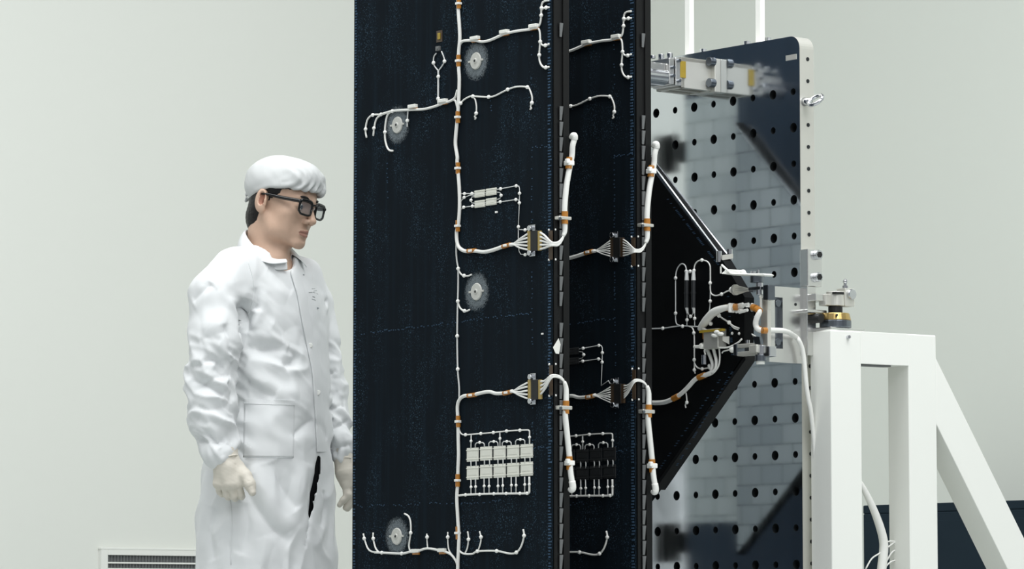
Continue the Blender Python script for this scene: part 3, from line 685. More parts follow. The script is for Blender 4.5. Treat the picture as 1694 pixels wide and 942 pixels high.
# ------------------------------------------------------------------ root hinges
BH = BY - .02
def PH(px, py, b=BH): return on_b(px, py, b)
def vcyl(px0, px1, py0, py1, b=BH, n=22):
    c0 = PH((px0 + px1) / 2, py0, b); c1 = PH((px0 + px1) / 2, py1, b); r = (px1 - px0) / 2 / 650
    c1[0] = c0[0]; return MB().cyl(c0, c1, r, n=n)
def hbox(px0, py0, px1, py1, b0_, b1_):
    p = PH(px0, py0, b0_); q = PH(px1, py1, b0_); return MB().box((p[0], b0_, q[2]), (q[0], b1_, p[2]))
H1 = Rig('root_hinge', 'upper steel root hinge at the yoke tip, with knurled cap under a flat white arm', 'hinge', PH(1250, 500))
H1.part('arm', MB().prism([PH(*RY(395, 125), BH - .04), PH(*RY(480, 50), BH - .02), PH(*RY(620, 60), BH - .02), PH(*RY(700, 118), BH - .02), PH(*RY(1060, 118), BH - .02), PH(*RY(1100, 135), BH - .02), PH(*RY(1080, 160), BH - .02), PH(*RY(600, 150), BH - .02)], (0, .03, 0)), M['white'], bevel=.002)
H1.part('strut', MB().cyl(PH(*RY(400, 10), BH - .03), PH(*RY(400, 120), BH - .03), .0022, n=8).cyl(PH(*RY(415, -10), BH - .03), PH(*RY(560, 120), BH - .03), .003, n=8), M['white'])
c = PH(*RY(745, 105), BH - .01); H1.part('dome_nut', MB().sph(c, .0085, 12, (1, 1, .9)), M['white'], smooth=True)
H1.part('knurled_cap', vcyl(1241, 1263, 457, 468), M['darksteel'], bevel=.001)
H1.part('top_screw', vcyl(1252, 1256, 447, 454).cyl(PH(1246, 449), PH(1246, 454), .006), M['steel'])
H1.part('hinge_barrel', vcyl(1251, 1262, 468, 488).cbox(PH(1255, 478), (.045, .03, .008)), M['steel'], bevel=.001)
H1.part('hinge_knuckle', hbox(1262, 472, 1271, 496, BH - .012, BH + .012), M['darksteel'], bevel=.002)
st = MB(); p0 = PH(*RY(630, 375), BH); p1 = PH(*RY(860, 375), BH)
st.cyl(p0, p1, .0045, n=12).cyl(p0 + np.array([-.004, 0, 0]), p0 + np.array([.003, 0, 0]), .0135, n=24)
for t in range(4):
    d_ = np.array([0, math.cos(t * PI / 2 + .6), math.sin(t * PI / 2 + .6)]) * .0145
    st.prism([p0 + d_, p0 + d_ * .1, p1 + d_ * .1], (0, .0025, .0015))
H1.part('ribbed_cone', st, M['alumatte'])
H1.part('pivot_pin', MB().cyl(p1, PH(1248, 480), .006, n=14), M['darksteel'])
H1.part('tension_post', MB().cyl(PH(1259, 492), PH(1259, 512), .0032, n=10).sph(PH(1259, 491), .0055, 10), M['whiteplastic'])
H1.part('carrier_strip', hbox(1259, 490, 1270, 512, BH + .01, BH + .022), M['alumatte'], bevel=.001)
H2 = Rig('root_hinge', 'lower steel root hinge at the yoke tip, with knurled cap hanging beneath it', 'hinge', PH(1250, 606))
fr = hbox(*RX(645, 470), *RX(960, 505), BH - .01, BH + .014); 
H2.part('fork_arm', fr, M['alumatte'], bevel=.002); H2.part('fork_arm', hbox(*RX(645, 590), *RX(960, 632), BH - .01, BH + .014), M['alumatte'], bevel=.002)
H2.part('fork_web', hbox(*RX(770, 500), *RX(850, 595), BH - .006, BH + .01), M['steel'], bevel=.001)
H2.part('cross_block', hbox(*RX(830, 480), *RX(960, 600), BH - .02, BH), M['alumatte'], bevel=.003)
H2.part('fork_root', hbox(*RX(590, 470), *RX(650, 640), BH - .012, BH + .02), M['darksteel'], bevel=.002)
H2.part('hinge_barrel', vcyl(1253, 1267, 572, 592), M['steel'], bevel=.001); H2.part('hinge_knuckle', hbox(1258, 574, 1273, 590, BH - .004, BH + .02), M['steel'], bevel=.002)
H2.part('knurled_cap', vcyl(1249, 1268, 588, 598), M['darksteel'], bevel=.001); H2.part('white_foot', vcyl(1251, 1265, 598, 603), M['white'])
H2.part('side_screw', MB().cyl(PH(*RX(820, 405), BH), PH(*RX(820, 455), BH), .005), M['steel']); H2.part('latch_plate', MB().prism([PH(*RX(900, 345), BH - .01), PH(*RX(1000, 350), BH - .01), PH(*RX(1020, 470), BH - .01), PH(*RX(930, 470), BH - .01)], (0, .01, 0)), M['darksteel'])
H2.part('carrier_strip', hbox(1258, 512, 1270, 574, BH + .01, BH + .022), M['alumatte'], bevel=.001)
# ------------------------------------------------------------------ fat white power cable from yoke, past the hinge, to the stand
PC = Rig('power_cable', 'thick white cable bundle with amber wraps arching over the hinge to the stand', 'cable', PH(1200, 640))
def B(px, py, b): return on_b(px, py, b)
fat = [B(*RH(338, 625), BY - .012), B(*RH(350, 598), BY - .014), B(*RH(385, 550), BY - .02), B(*RH(425, 506), BY - .024), B(*RH(470, 482), BY - .026), B(*RH(520, 468), BY - .024), B(*RH(570, 464), BY - .02), B(*RH(600, 464), BY - .01)]
pc = PC.part('cable_sheath', MB().tube(fat, [.0085, .011, .010, .0075, .007], n=12), M['wire'], smooth=True)
for dz, db in ((0, 0), (.006, .006), (-.007, .004)):
    q = [B(*RH(570, 464), BY - .018), B(*RH(640, 461), BY + db), B(*RH(700, 464), BY + .02 + db), B(*RH(735, 474), BH - .012 + db), B(*RH(752, 492), BH - .015)]
    for i in (1, 2): q[i] = q[i] + np.array([0, 0, dz])
    PC.part('strand', MB().tube(q, .0048, n=8), M['wire'], smooth=True)
tl = [B(*RH(748, 482), BH - .015), B(*RH(754, 500), BH - .016), B(*RH(742, 530), BH - .018), B(*RH(730, 565), BH - .018), B(*RH(730, 595), BH - .016), B(*RH(745, 620), BH - .012), B(*RH(780, 630), BH), B(*RH(850, 629), BH + .04), B(*RH(940, 635), BH + .1)]
aC = AR + .03
tl2 = [on_a(*RI(628, -8), aC), on_a(*RI(645, 10), aC), on_a(*RI(660, 50), aC), on_a(*RI(668, 110), aC), on_a(*RI(674, 180), aC), on_a(*RI(684, 250), aC), on_a(*RI(694, 300), aC), on_a(1347, 735, aC - .005), on_a(1350, 800, aC - .01)]
PC.part('cable_sheath', MB().tube(tl + tl2, [.007] * 8 + [.0062] * 6 + [.006] * 4, n=12), M['wire'], smooth=True)
for a, b_ in (((515, 470), (548, 466)), ((572, 464), (600, 463))): PC.part('tape_wrap', MB().cyl(B(*RH(*a), BY - .022), B(*RH(*b_), BY - .017), .0086, n=14), M['tape'], parent=pc)
for a, b_ in (((708, 466), (728, 472)), ((735, 476), (758, 494))): PC.part('tape_wrap', MB().cyl(B(*RH(*a), BH - .013), B(*RH(*b_), BH - .015), .009, n=14), M['tape'], parent=pc)
for a, b_ in (((738, 612), (760, 626)), ((775, 630), (805, 631))): PC.part('tape_wrap', MB().cyl(B(*RH(*a), BH - .012), B(*RH(*b_), BH), .0082, n=14), M['tape'], parent=pc)
c = B(*RH(558, 470), BY - .022); PC.part('cable_tie', MB().cbox(c, (.008, .02, .024)), M['dot'], parent=pc, bevel=.003)
for p in ((590, 497), (612, 500), (632, 494), (600, 452), (640, 452)):
    c = B(*RH(*p), BY - .012); PC.part('cable_tail', MB().cyl(c, c + np.array([.02, 0, .002]), .0042, n=8), M['dot'], parent=pc)
for k, dz in enumerate((0, .004)):
    q = [(345, 590), (400, 556), (440, 525), (460, 522), (500, 548), (540, 574), (575, 612), (630, 632), (690, 662), (735, 690)]
    PC.part('thin_wire', MB().tube([B(*RH(x, y), BY - .012 - .002 * k + .05 * max(0, (x - 560) / 175)) + np.array([0, 0, dz * (x > 560)]) for x, y in q], .0022, n=6), M['wire'], smooth=True)
for p in ((468, 524), (540, 573), (692, 660), (410, 582)):
    c = B(*RH(*p), BY - .014 + .04 * (p[0] > 600)); PC.part('glue_dot', MB().sph(c, .0055, 10), M['dot'], smooth=True)
PC.part('cable_end', MB().tube([B(*RH(345, 615), BY - .016), B(*RH(400, 640), BY - .024), B(*RH(450, 668), BY - .03)], .004, n=8), M['wire'], smooth=True)
# ------------------------------------------------------------------ side clamp block and ball joint
bC = on_a(1336, 440, AR + .03)[1]
CB = Rig('clamp_block', 'tall aluminium clamp block with two black bolts on the plate edge above the stand', 'clamp block', on_a(1345, 590, AR + .03))
p = on_a(1336, 412, AR + .03); q = on_a(1360, 475, AR + .03)
cb0 = p[1]; zc0, zc1 = q[2], p[2]
CB.part('block', MB().box((AR + .001, cb0, zc0), (AR + .03, q[1], zc1)), M['alu'], bevel=.0015)
lo_z = on_a(1337, 588, AR + .03)[2]
CB.part('lower_bar', MB().box((AR + .002, cb0 + .001, lo_z), (AR + .026, cb0 + .032, zc0)), M['alu'], bevel=.0015)
for py in (422, 459):
    c = on_a(1351, py, AR + .03); CB.part('socket_bolt', [MB().cyl(c, c + np.array([.011, 0, 0]), .0125, n=20)][0], M['steel'], bevel=.001)
    CB.part('hex_socket', MB().cyl(c + np.array([.011, 0, 0]), c + np.array([.0125, 0, 0]), .0085, n=6), M['black'])
# stand geometry first, so that the joint can sit on it
aF = on_a  # shorthand
b_s = on_a(1340, 600, AR + .012)[1]
a_s0 = AR + .012
# stand's front face: the plane a = a_s1 where the corner shows at px 1375
a_s1 = on_b(1375, 700, b_s)[0]
z_st = on_a(1375, 546, a_s1)[2]
def PF(px, py): return on_a(px, py, a_s1)
BJ = Rig('ball_joint', 'chrome clamp and brass ring joint resting on the white stand', 'ball joint', (a_s1 - .03, b_s + .06, z_st))
jc = on_a(1382, 520, a_s1 - .035); ja, jb = jc[0], jc[1]
def jz(py): return on_a(1382, py, a_s1 - .035)[2]
bp = MB().box((a_s0 + .005, b_s + .005, z_st), (a_s1 - .004, jb + .075, z_st + .009)); BJ.part('base_plate', bp, M['alu'], bevel=.002)
BJ.part('lower_flange', MB().cyl((ja, jb, z_st + .009), (ja, jb, jz(531)), .041, n=36), M['darksteel'], bevel=.002)
BJ.part('brass_ring', MB().cyl((ja, jb, jz(531)), (ja, jb, jz(519)), .0405, .036, n=36), M['brass'], bevel=.002)
c = np.array([ja + .03, jb - .025, jz(524)]); BJ.part('ring_hole', MB().cyl(c, c + np.array([.008, -.006, 0]), .003, n=10), M['hole'])
BJ.part('neck', MB().cyl((ja, jb, jz(519)), (ja, jb, jz(508)), .0185, n=24), M['black'])
cl = MB().cyl((ja, jb, jz(507)), (ja, jb, jz(483)), .0235, n=28); cl.box((ja - .012, jb + .016, jz(507)), (ja + .02, jb + .05, jz(477))); cl.box((ja - .02, jb - .04, jz(507)), (ja + .006, jb, jz(488)))
BJ.part('clamp', cl, M['alumatte'], bevel=.002)
BJ.part('clamp_slot', MB().box((ja + .006, jb - .021, jz(488.5)), (ja + .024, jb + .008, jz(484.5))), M['black'])
c = np.array([ja + .02, jb + .036, jz(487)]); BJ.part('clamp_screw', MB().cyl(c, c + np.array([.008, 0, 0]), .0135, n=22), M['steel'], bevel=.002)
c = np.array([ja, jb + .036, jz(477)]); BJ.part('grease_nipple', MB().cyl(c, c + np.array([0, 0, .008]), .008, n=12).cyl(c + np.array([0, 0, .008]), c + np.array([0, 0, .016]), .0045, n=12).sph(c + np.array([0, 0, .019]), .0065, 12), M['steel'], smooth=False)
BJ.part('tie_bar', MB().box((AR + .004, jb - .07, jz(500)), (ja, jb - .02, jz(488))), M['alu'], bevel=.002)
BJ.part('lower_arm', MB().box((AR + .004, jb - .09, jz(520)), (ja - .01, jb - .02, jz(514))), M['alu'], bevel=.002)
c = np.array([ja - .01, jb - .06, jz(529)]); BJ.part('arm_bolt', MB().cyl(c + np.array([-.02, 0, 0]), c + np.array([.02, 0, 0]), .012, n=16), M['black'], bevel=.002)
# ------------------------------------------------------------------ white stand
TH0, T0, N0 = TH, T.copy(), N.copy(); W0 = wld(np.array([a_s0, b_s, 0]))
TH = math.radians(57); T = np.array([math.cos(TH), -math.sin(TH), 0]); N = np.array([math.sin(TH), math.cos(TH), 0])
a_s0, b_s = loc(W0)[:2]; a_s1 = on_b(1375, 700, b_s)[0]; z_st2 = PF(1375, 546)[2]
ST = Rig('support_stand', 'white steel stand with a diagonal brace at the right', 'stand', ((a_s0 + a_s1) / 2, b_s + .3, 0))
x0, x1 = a_s0, a_s1
bp1 = PF(1425, 620)[1]; b2a = PF(1503, 620)[1]; b2b = PF(1549, 620)[1]; zbm = PF(1425, 602)[2]
ST.part('post', MB().box((x0, b_s, 0), (x1, bp1, z_st2)), M['white'], bevel=.003)
ST.part('post', MB().box((x0, b2a, 0), (x1, b2b, z_st2)), M['white'], bevel=.003)
ST.part('top_beam', MB().box((x0, bp1 - .001, zbm), (x1, b2a + .001, z_st2)), M['white'], bevel=.001)
u0, u1 = PF(1548, 592), PF(1664, 829); l0 = PF(1548, 700); l1 = PF(1640, 886)
du = (u1 - u0); du = du / du[1]; dl = (l1 - l0) / (l1 - l0)[1]
def toz(p, dd): s = -p[2] / dd[2]; return p + dd * s
dm = du
A0, A1 = u0 * 1, toz(u0, dm); B0, B1 = l0 * 1, toz(l0, dm)
for q in (A0, A1, B0, B1): q[0] = x1
ST.part('brace', MB().prism([A0, B0, B1, A1], (x0 - x1, 0, 0)), M['white'], bevel=.002)
ST.part('base_rail', MB().box((x0 - .03, b_s - .05, 0), (x1 + .03, A1[1] + .05, .06)), M['white'], bevel=.004)
c = PF(1402, 558); ST.part('set_screw', MB().cyl(c + np.array([-.004, 0, 0]), c + np.array([.008, 0, 0]), .0045, n=12), M['steel'])
ST.part('lift_slot', MB().box((x1 - .04, bp1 + .004, zbm - .004), (x1 - .01, b2a - .05, zbm)), M['grey'])
# loose white cable hanging inside the stand
LC = Rig('hanging_cable', 'fat white cable hanging through the opening of the white stand', 'cable', PF(1460, 960))
am = (x0 + x1) / 2
def PM(px, py): return on_a(px, py, am - .02)
hc = LC.part('cable_sheath', MB().tube([PM(1405, 770), PM(1416, 790), PM(1428, 808), PM(1442, 836), PM(1455, 870), PM(1462, 900), PM(1460, 930), PM(1455, 975), PM(1452, 1040)], [.006, .008, .011, .0125, .012], n=12), M['wire'], smooth=True)
for pts in ([(1432, 942), (1442, 925), (1455, 916), (1470, 905), (1482, 898), (1490, 910)], [(1462, 938), (1475, 915), (1485, 912), (1494, 925), (1488, 940)], [(1462, 900), (1472, 896), (1484, 897)], [(1455, 955), (1468, 935), (1480, 928), (1496, 930)]):
    LC.part('loose_strand', MB().tube([PM(*p) for p in pts], .0022, n=6), M['wire'], smooth=True, parent=hc)
TH, T, N = TH0, T0, N0
# ------------------------------------------------------------------ lifting frame behind the plate
LF = Rig('lifting_frame', 'white frame behind the plate with two upright posts running out of view', 'frame', ((AL + AR) / 2, BP + PT + .06, 0))
bq = BP + PT + .003
f0, f1 = on_b(1205, 88, bq), on_b(1290, 62, bq)
LF.part('flange', MB().box((AL + .1, bq, ztop - .08), (f1[0], bq + .05, ztop + .012)), M['white'], bevel=.003)
for px, w in ((1146, 9), (1263, 9)):
    c = on_b(px, 40, bq + .03); hw = w / 2 / 400
    LF.part('post', MB().box((c[0] - hw, bq + .01, 0), (c[0] + hw, bq + .026, 3.2)), M['white'], bevel=.003)
for px, py in ((1163, 92), (1236, 70), (1270, 60)):
    c = on_b(px, py, bq + .05); LF.part('flange_bolt', MB().cyl((c[0], c[1], ztop + .01), (c[0], c[1], ztop + .03), .010, n=14), M['steel'])
# ------------------------------------------------------------------ person: signed-distance shapes turned into smooth meshes
YP = 10.4
def PP(px, py, dy=0.0):
    return atY(px, py, YP + dy)
SPX = F / YP
def rcone(P, a, b, r1, r2):
    a = np.asarray(a, np.float32); b = np.asarray(b, np.float32); ba = b - a; L = float(ba @ ba)
    X, Yv, Zv = P[0] - a[0], P[1] - a[1], P[2] - a[2]
    t = np.clip((X * ba[0] + Yv * ba[1] + Zv * ba[2]) / L, 0, 1)
    return np.sqrt((X - t * ba[0]) ** 2 + (Yv - t * ba[1]) ** 2 + (Zv - t * ba[2]) ** 2) - (r1 + (r2 - r1) * t)
def chain(P, pts, rs, k=.01):
    d = None
    for i in range(len(pts) - 1):
        e = rcone(P, pts[i], pts[i + 1], rs[i], rs[i + 1]); d = e if d is None else smin(d, e, k)
    return d
def ell(P, c, r):
    q = np.sqrt(((P[0] - c[0]) / r[0]) ** 2 + ((P[1] - c[1]) / r[1]) ** 2 + ((P[2] - c[2]) / r[2]) ** 2)
    q2 = np.sqrt(((P[0] - c[0]) / r[0] ** 2) ** 2 + ((P[1] - c[1]) / r[1] ** 2) ** 2 + ((P[2] - c[2]) / r[2] ** 2) ** 2)
    return q * (q - 1) / np.maximum(q2, 1e-6)
def smin(a, b, k):
    h = np.clip(.5 + .5 * (b - a) / k, 0, 1); return b * (1 - h) + a * h - k * h * (1 - h)
def smax(a, b, k): return -smin(-a, -b, k)
def grid(lo, hi, s):
    ax = [np.arange(lo[i], hi[i] + s, s, dtype=np.float32) for i in range(3)]
    return ax, np.meshgrid(*ax, indexing='ij', sparse=True)
def nets(Fv, ax):
    nx, ny, nz = Fv.shape; S = Fv < 0
    acc = np.zeros((nx - 1, ny - 1, nz - 1, 3), np.float32); cnt = np.zeros((nx - 1, ny - 1, nz - 1), np.float32); quads = []
    xyz = np.meshgrid(*ax, indexing='ij', sparse=True)
    edges = []
    for a in range(3):
        s0 = [slice(None)] * 3; s1 = [slice(None)] * 3; s0[a] = slice(0, -1); s1[a] = slice(1, None)
        f0, f1 = Fv[tuple(s0)], Fv[tuple(s1)]
        I = np.argwhere((f0 < 0) != (f1 < 0)); v0 = f0[tuple(I.T)]; v1 = f1[tuple(I.T)]; t = v0 / (v0 - v1)
        pos = np.stack([ax[c][I[:, c]] for c in range(3)], 1); pos[:, a] = ax[a][I[:, a]] + t * (ax[a][I[:, a] + 1] - ax[a][I[:, a]])
        o = [c for c in range(3) if c != a]
        for d0 in (0, 1):
            for d1 in (0, 1):
                J = I.copy(); J[:, o[0]] -= d0; J[:, o[1]] -= d1
                ok = (J >= 0).all(1) & (J[:, 0] < nx - 1) & (J[:, 1] < ny - 1) & (J[:, 2] < nz - 1)
                np.add.at(acc, tuple(J[ok].T), pos[ok]); np.add.at(cnt, tuple(J[ok].T), 1)
        edges.append((a, o, I, v0 < 0))
    m = cnt > 0; idx = np.full(cnt.shape, -1, np.int64); idx[m] = np.arange(m.sum())
    V = acc[m] / cnt[m][:, None]; Q = []
    for a, o, I, ins in edges:
        ok = (I[:, o[0]] > 0) & (I[:, o[1]] > 0) & (I[:, o[0]] < Fv.shape[o[0]] - 1) & (I[:, o[1]] < Fv.shape[o[1]] - 1); I = I[ok]; ins = ins[ok]
        def at(d0, d1):
            J = I.copy(); J[:, o[0]] -= d0; J[:, o[1]] -= d1; return idx[tuple(J.T)]
        q = np.stack([at(1, 1), at(0, 1), at(0, 0), at(1, 0)], 1)
        flip = ~ins if a != 1 else ins
        q[flip] = q[flip][:, ::-1]; Q.append(q)
    return V, np.vstack(Q)
def smooth_pts(V, Q, it=3, lam=.5):
    for _ in range(it):
        s = np.zeros_like(V); c = np.zeros(len(V))
        for k in range(4):
            for nb in (Q[:, (k + 1) % 4], Q[:, (k + 3) % 4]):
                np.add.at(s, Q[:, k], V[nb]); np.add.at(c, Q[:, k], 1)
        V = V + lam * (s / np.maximum(c, 1)[:, None] - V)
    return V
def normals(V, Q):
    n = np.cross(V[Q[:, 2]] - V[Q[:, 0]], V[Q[:, 3]] - V[Q[:, 1]]); out = np.zeros_like(V)
    for k in range(4): np.add.at(out, Q[:, k], n)
    return out / (np.linalg.norm(out, axis=1)[:, None] + 1e-12)
def vnoise(V, f, seed=0):
    # cheap smooth noise: a sum of rotated sines
    r = np.random.default_rng(seed); s = np.zeros(len(V))
    for k in range(7):
        d = r.normal(size=3); d /= np.linalg.norm(d); w = f * r.uniform(.6, 1.6)
        s += np.sin(V @ d * w + r.uniform(0, 6) + 1.3 * np.sin(V @ r.normal(size=3) * w * .35 + r.uniform(0, 6)))
    return s / 4
def stroke(V, nrm, pts, amp, wd, cam_side=True):
    # a fold: raise (amp > 0) or sink vertices near a polyline, on the side that faces -Y
    d = np.full(len(V), 9.0); u = np.zeros(len(V)); m = len(pts) - 1
    for i in range(m):
        a, b = np.asarray(pts[i]), np.asarray(pts[i + 1]); ba = b - a; t = np.clip(((V - a) @ ba) / (ba @ ba), 0, 1)
        e = np.linalg.norm(V - a - t[:, None] * ba, axis=1); k = e < d; d[k] = e[k]; u[k] = (i + t[k]) / m
    env = np.clip(4.2 * u * (1 - u), 1e-4, 1) ** .7
    taper = np.exp(-(d / wd / 1.5) ** 2) if amp > 0 else env ** -.5 * np.exp(-1.25 * (np.sqrt(d * d + (.12 * wd) ** 2) - .12 * wd) / wd) * (d < 4 * wd); return amp * taper * env
def meshobj(name, V, Q, m, parent, base, mi=None, mats=None):
    me = bpy.data.meshes.new(name); me.from_pydata((V - base).tolist(), [], Q.tolist())
    for x in (mats or [m]): me.materials.append(x)
    if mi is not None: me.polygons.foreach_set('material_index', mi.astype(np.int32))
    me.polygons.foreach_set('use_smooth', np.ones(len(Q), bool)); me.update()
    o = bpy.data.objects.new(name, me); COL.objects.link(o); o.parent = parent; return o
PB_ = PP(445, 600); PB_[2] = 0
M['skin'] = mat('skin', (202, 170, 149), .5, spec=.3, vary=.05, vscale=60, bump=.03, bscale=900)
M['lip'] = mat('lips', (166, 124, 110), .45, spec=.35, vary=.03)
M['concha'] = mat('ear_hollow_shaded_skin', (158, 112, 94), .6, spec=.2, vary=.05)  # reddish ear skin, darkened to imitate shade in the hollow
M['hair'] = mat('black_hair', (22, 20, 20), .45, spec=.4, vary=.3, vscale=90, bump=.5, bscale=500, stretch=(1, 1, .2))
M['coat'] = mat('white_coat_cloth', (227, 229, 230), .75, spec=.2, vary=.012, vscale=40, bump=.06, bscale=600)
M['cap'] = mat('white_cap_cloth', (206, 208, 208), .75, spec=.2, vary=.012, vscale=40, bump=.05, bscale=500)
M['glove'] = mat('latex_glove', (216, 210, 198), .5, spec=.35, vary=.03, vscale=40, bump=.1, bscale=260)
M['trouser'] = mat('black_trouser_cloth', (14, 15, 17), .8, spec=.1, vary=.1)
M['eyewhite'] = mat('eye_white', (226, 222, 216), .25, vary=.01)
M['iris'] = mat('dark_iris', (22, 16, 14), .2, vary=.05)
M['frame'] = mat('black_acetate', (12, 13, 14), .25, vary=.02)
M['thread'] = mat('grey_seam_thread', (196, 200, 202), .7, vary=.03)
M['ink'] = mat('grey_print', (150, 156, 158), .7, vary=.03)
def glassmat():
    m = bpy.data.materials.new('spectacle_lens'); m.use_nodes = True; b = m.node_tree.nodes['Principled BSDF']
    b.inputs['Base Color'].default_value = (.2, .24, .28, 1); b.inputs['Roughness'].default_value = .03; b.inputs['Alpha'].default_value = .22
    return m
M['lens'] = glassmat()
# ---- head frame
HPX = (468, 338); HD = PP(*HPX)
PHI, PIT, ROL = math.radians(58), math.radians(10), math.radians(6)
Rz = np.array([[math.cos(PHI), -math.sin(PHI), 0], [math.sin(PHI), math.cos(PHI), 0], [0, 0, 1]])
Rx = np.array([[1, 0, 0], [0, math.cos(PIT), -math.sin(PIT)], [0, math.sin(PIT), math.cos(PIT)]])
Ry = np.array([[math.cos(ROL), 0, math.sin(ROL)], [0, 1, 0], [-math.sin(ROL), 0, math.cos(ROL)]])
HR = Rz @ Rx @ Ry
def hl2w(p): return HD + np.asarray(p) @ HR.T
def w2hl(P):
    X, Yv, Zv = P[0] - HD[0], P[1] - HD[1], P[2] - HD[2]
    return [X * HR[0, i] + Yv * HR[1, i] + Zv * HR[2, i] for i in range(3)]
def two(f): return f(-1), f(1)
def head_sdf(Q):
    d = ell(Q, (0, .010, .040), (.074, .097, .085))
    d = smin(d, ell(Q, (0, -.028, -.012), (.061, .066, .082)), .03)
    d = smin(d, ell(Q, (0, -.018, -.070), (.052, .058, .036)), .025)
    for s in (-1, 1):
        d = smin(d, rcone(Q, (s * .057, .008, -.045), (s * .046, -.022, -.078), .013, .012), .022)
        d = smin(d, rcone(Q, (s * .046, -.022, -.078), (s * .013, -.074, -.102), .013, .011), .022)
        d = smin(d, ell(Q, (s * .043, -.052, -.026), (.021, .022, .018)), .02)
    for s in (-1, 1): d = smin(d, ell(Q, (s * .036, -.034, -.058), (.022, .03, .032)), .03)
    d = smin(d, ell(Q, (0, -.078, -.098), (.018, .015, .015)), .014)
    d = smin(d, ell(Q, (0, -.074, -.070), (.027, .020, .024)), .014)     # muzzle
    d = smin(d, rcone(Q, (-.038, -.074, .019), (0, -.088, .016), .008, .010), .014)
    d = smin(d, rcone(Q, (.038, -.074, .019), (0, -.088, .016), .008, .010), .014)
    for s in (-1, 1):
        d = smax(d, -ell(Q, (s * .032, -.098, -.004), (.019, .016, .012)), .010)
        d = smin(d, ell(Q, (s * .032, -.074, -.003), (.0165, .0125, .0115)), .003)   # lids over the eyeball
        d = smin(d, rcone(Q, (s * .018, -.083, .004), (s * .043, -.077, .003), .0038, .0035), .004)
    nb = rcone(Q, (0, -.088, .008), (0, -.109, -.034), .0065, .0095)
    d = smin(d, nb, .009)
    d = smin(d, ell(Q, (0, -.110, -.037), (.0105, .0095, .0085)), .006)
    for s in (-1, 1):
        d = smin(d, ell(Q, (s * .0125, -.097, -.040), (.0075, .0105, .0075)), .005)
        d = smax(d, -ell(Q, (s * .0065, -.103, -.0475), (.0035, .006, .003)), .003)
    d = smin(d, rcone(Q, (-.019, -.0865, -.0705), (0, -.0965, -.0665), .0035, .0055), .005)
    d = smin(d, rcone(Q, (.019, -.0865, -.0705), (0, -.0965, -.0665), .0035, .0055), .005)
    d = smin(d, rcone(Q, (-.016, -.086, -.0765), (0, -.0945, -.0785), .004, .0065), .005)
    d = smin(d, rcone(Q, (.016, -.086, -.0765), (0, -.0945, -.0785), .004, .0065), .005)
    d = smax(d, -rcone(Q, (-.021, -.0885, -.0725), (0, -.1015, -.0725), .0012, .0022), .003)
    d = smax(d, -rcone(Q, (.021, -.0885, -.0725), (0, -.1015, -.0725), .0012, .0022), .003)
    d = smax(d, -ell(Q, (0, -.0965, -.0875), (.014, .006, .0045)), .008)
    for s in (-1, 1):                                                     # ears
        e = ell(Q, (s * .079, .018, -.005), (.0095, .0185, .032))
        e = smin(e, ell(Q, (s * .0755, .012, -.030), (.007, .010, .012)), .008)
        e = smax(e, -ell(Q, (s * .0875, .013, -.001), (.0095, .0105, .020)), .0025)
        e = smax(e, -ell(Q, (s * .080, .008, -.010), (.006, .005, .007)), .002)
        e = smin(e, rcone(Q, (s * .079, .004, -.006), (s * .078, .004, -.016), .0035, .004), .004)
        d = smin(d, e, .007)
    return d
def body_sdf(P):
    d = head_sdf(w2hl(P))
    n0 = hl2w((0, .030, -.045)); n1 = PP(447, 445, .0)
    neck = chain(P, [n0, hl2w((0, .026, -.085)), n1, PP(445, 480, .02)], [.054, .0535, .058, .075], .02)
    ad = rcone(P, hl2w((0, -.035, -.098)), PP(462, 424, -.03), .006, .012)
    d = smin(d, smin(neck, ad, .02), .022)
    # torso, arms and legs inside the clothes
    tor = chain(P, [PP(446, 500, .02), PP(447, 640, .02), PP(445, 790, .03)], [.085, .085, .09], .04)
    tor = smin(tor, rcone(P, PP(392, 505, -.07), PP(490, 510, .08), .03, .03), .05)
    d = smin(d, tor, .03)
    d = smin(d, chain(P, [PP(362, 510, -.15), PP(352, 640, -.17), PP(367, 745, -.19)], [.03, .028, .022], .02), .02)
    d = smin(d, chain(P, [PP(518, 515, .13), PP(546, 640, .135), PP(566, 745, .095)], [.03, .03, .02], .02), .02)
    for s in (-1, 1):
        h = PP(445 + s * 34, 800, .03 + s * .065); k = h.copy(); k[2] = .48; f = h.copy(); f[2] = .1
        d = smin(d, chain(P, [h, k, f], [.075, .052, .04], .02), .02)
    return d
person = bpy.data.meshes.new('person')
axs = []
def lines(a, b, s0, fine0, fine1, s1): 
    return np.unique(np.round(np.concatenate([np.arange(a, fine0, s0), np.arange(fine0, fine1, s1), np.arange(fine1, b, s0)]), 5)).astype(np.float32)
ax = [lines(PB_[0] - .34, PB_[0] + .36, .012, HD[0] - .115, HD[0] + .13, .0019), lines(YP - .32, YP + .32, .012, YP - .125, YP + .12, .0021), lines(.05, HD[2] + .14, .014, HD[2] - .16, HD[2] + .06, .0019)]
Pg = np.meshgrid(*ax, indexing='ij', sparse=True)
V, Q = nets(body_sdf(Pg).astype(np.float32), ax)
V = V.astype(float)
hv = (V - HD) @ HR
cQ = hv[Q].mean(1)
mi = np.zeros(len(Q), int)
lipm = (cQ[:, 1] < -.083) & (np.abs(cQ[:, 0]) < .0215 - .25 * np.abs(cQ[:, 2] + .0725)) & (cQ[:, 2] > -.0835 + np.abs(cQ[:, 0]) * .25) & (cQ[:, 2] < -.0635 - np.abs(cQ[:, 0]) * .22)
mi[lipm] = 1
mi[(np.abs(cQ[:, 0]) > .0705) & (np.abs(cQ[:, 0]) < .0845) & (np.abs(cQ[:, 1] - .0125) < .009) & (np.abs(cQ[:, 2] + .003) < .017)] = 2
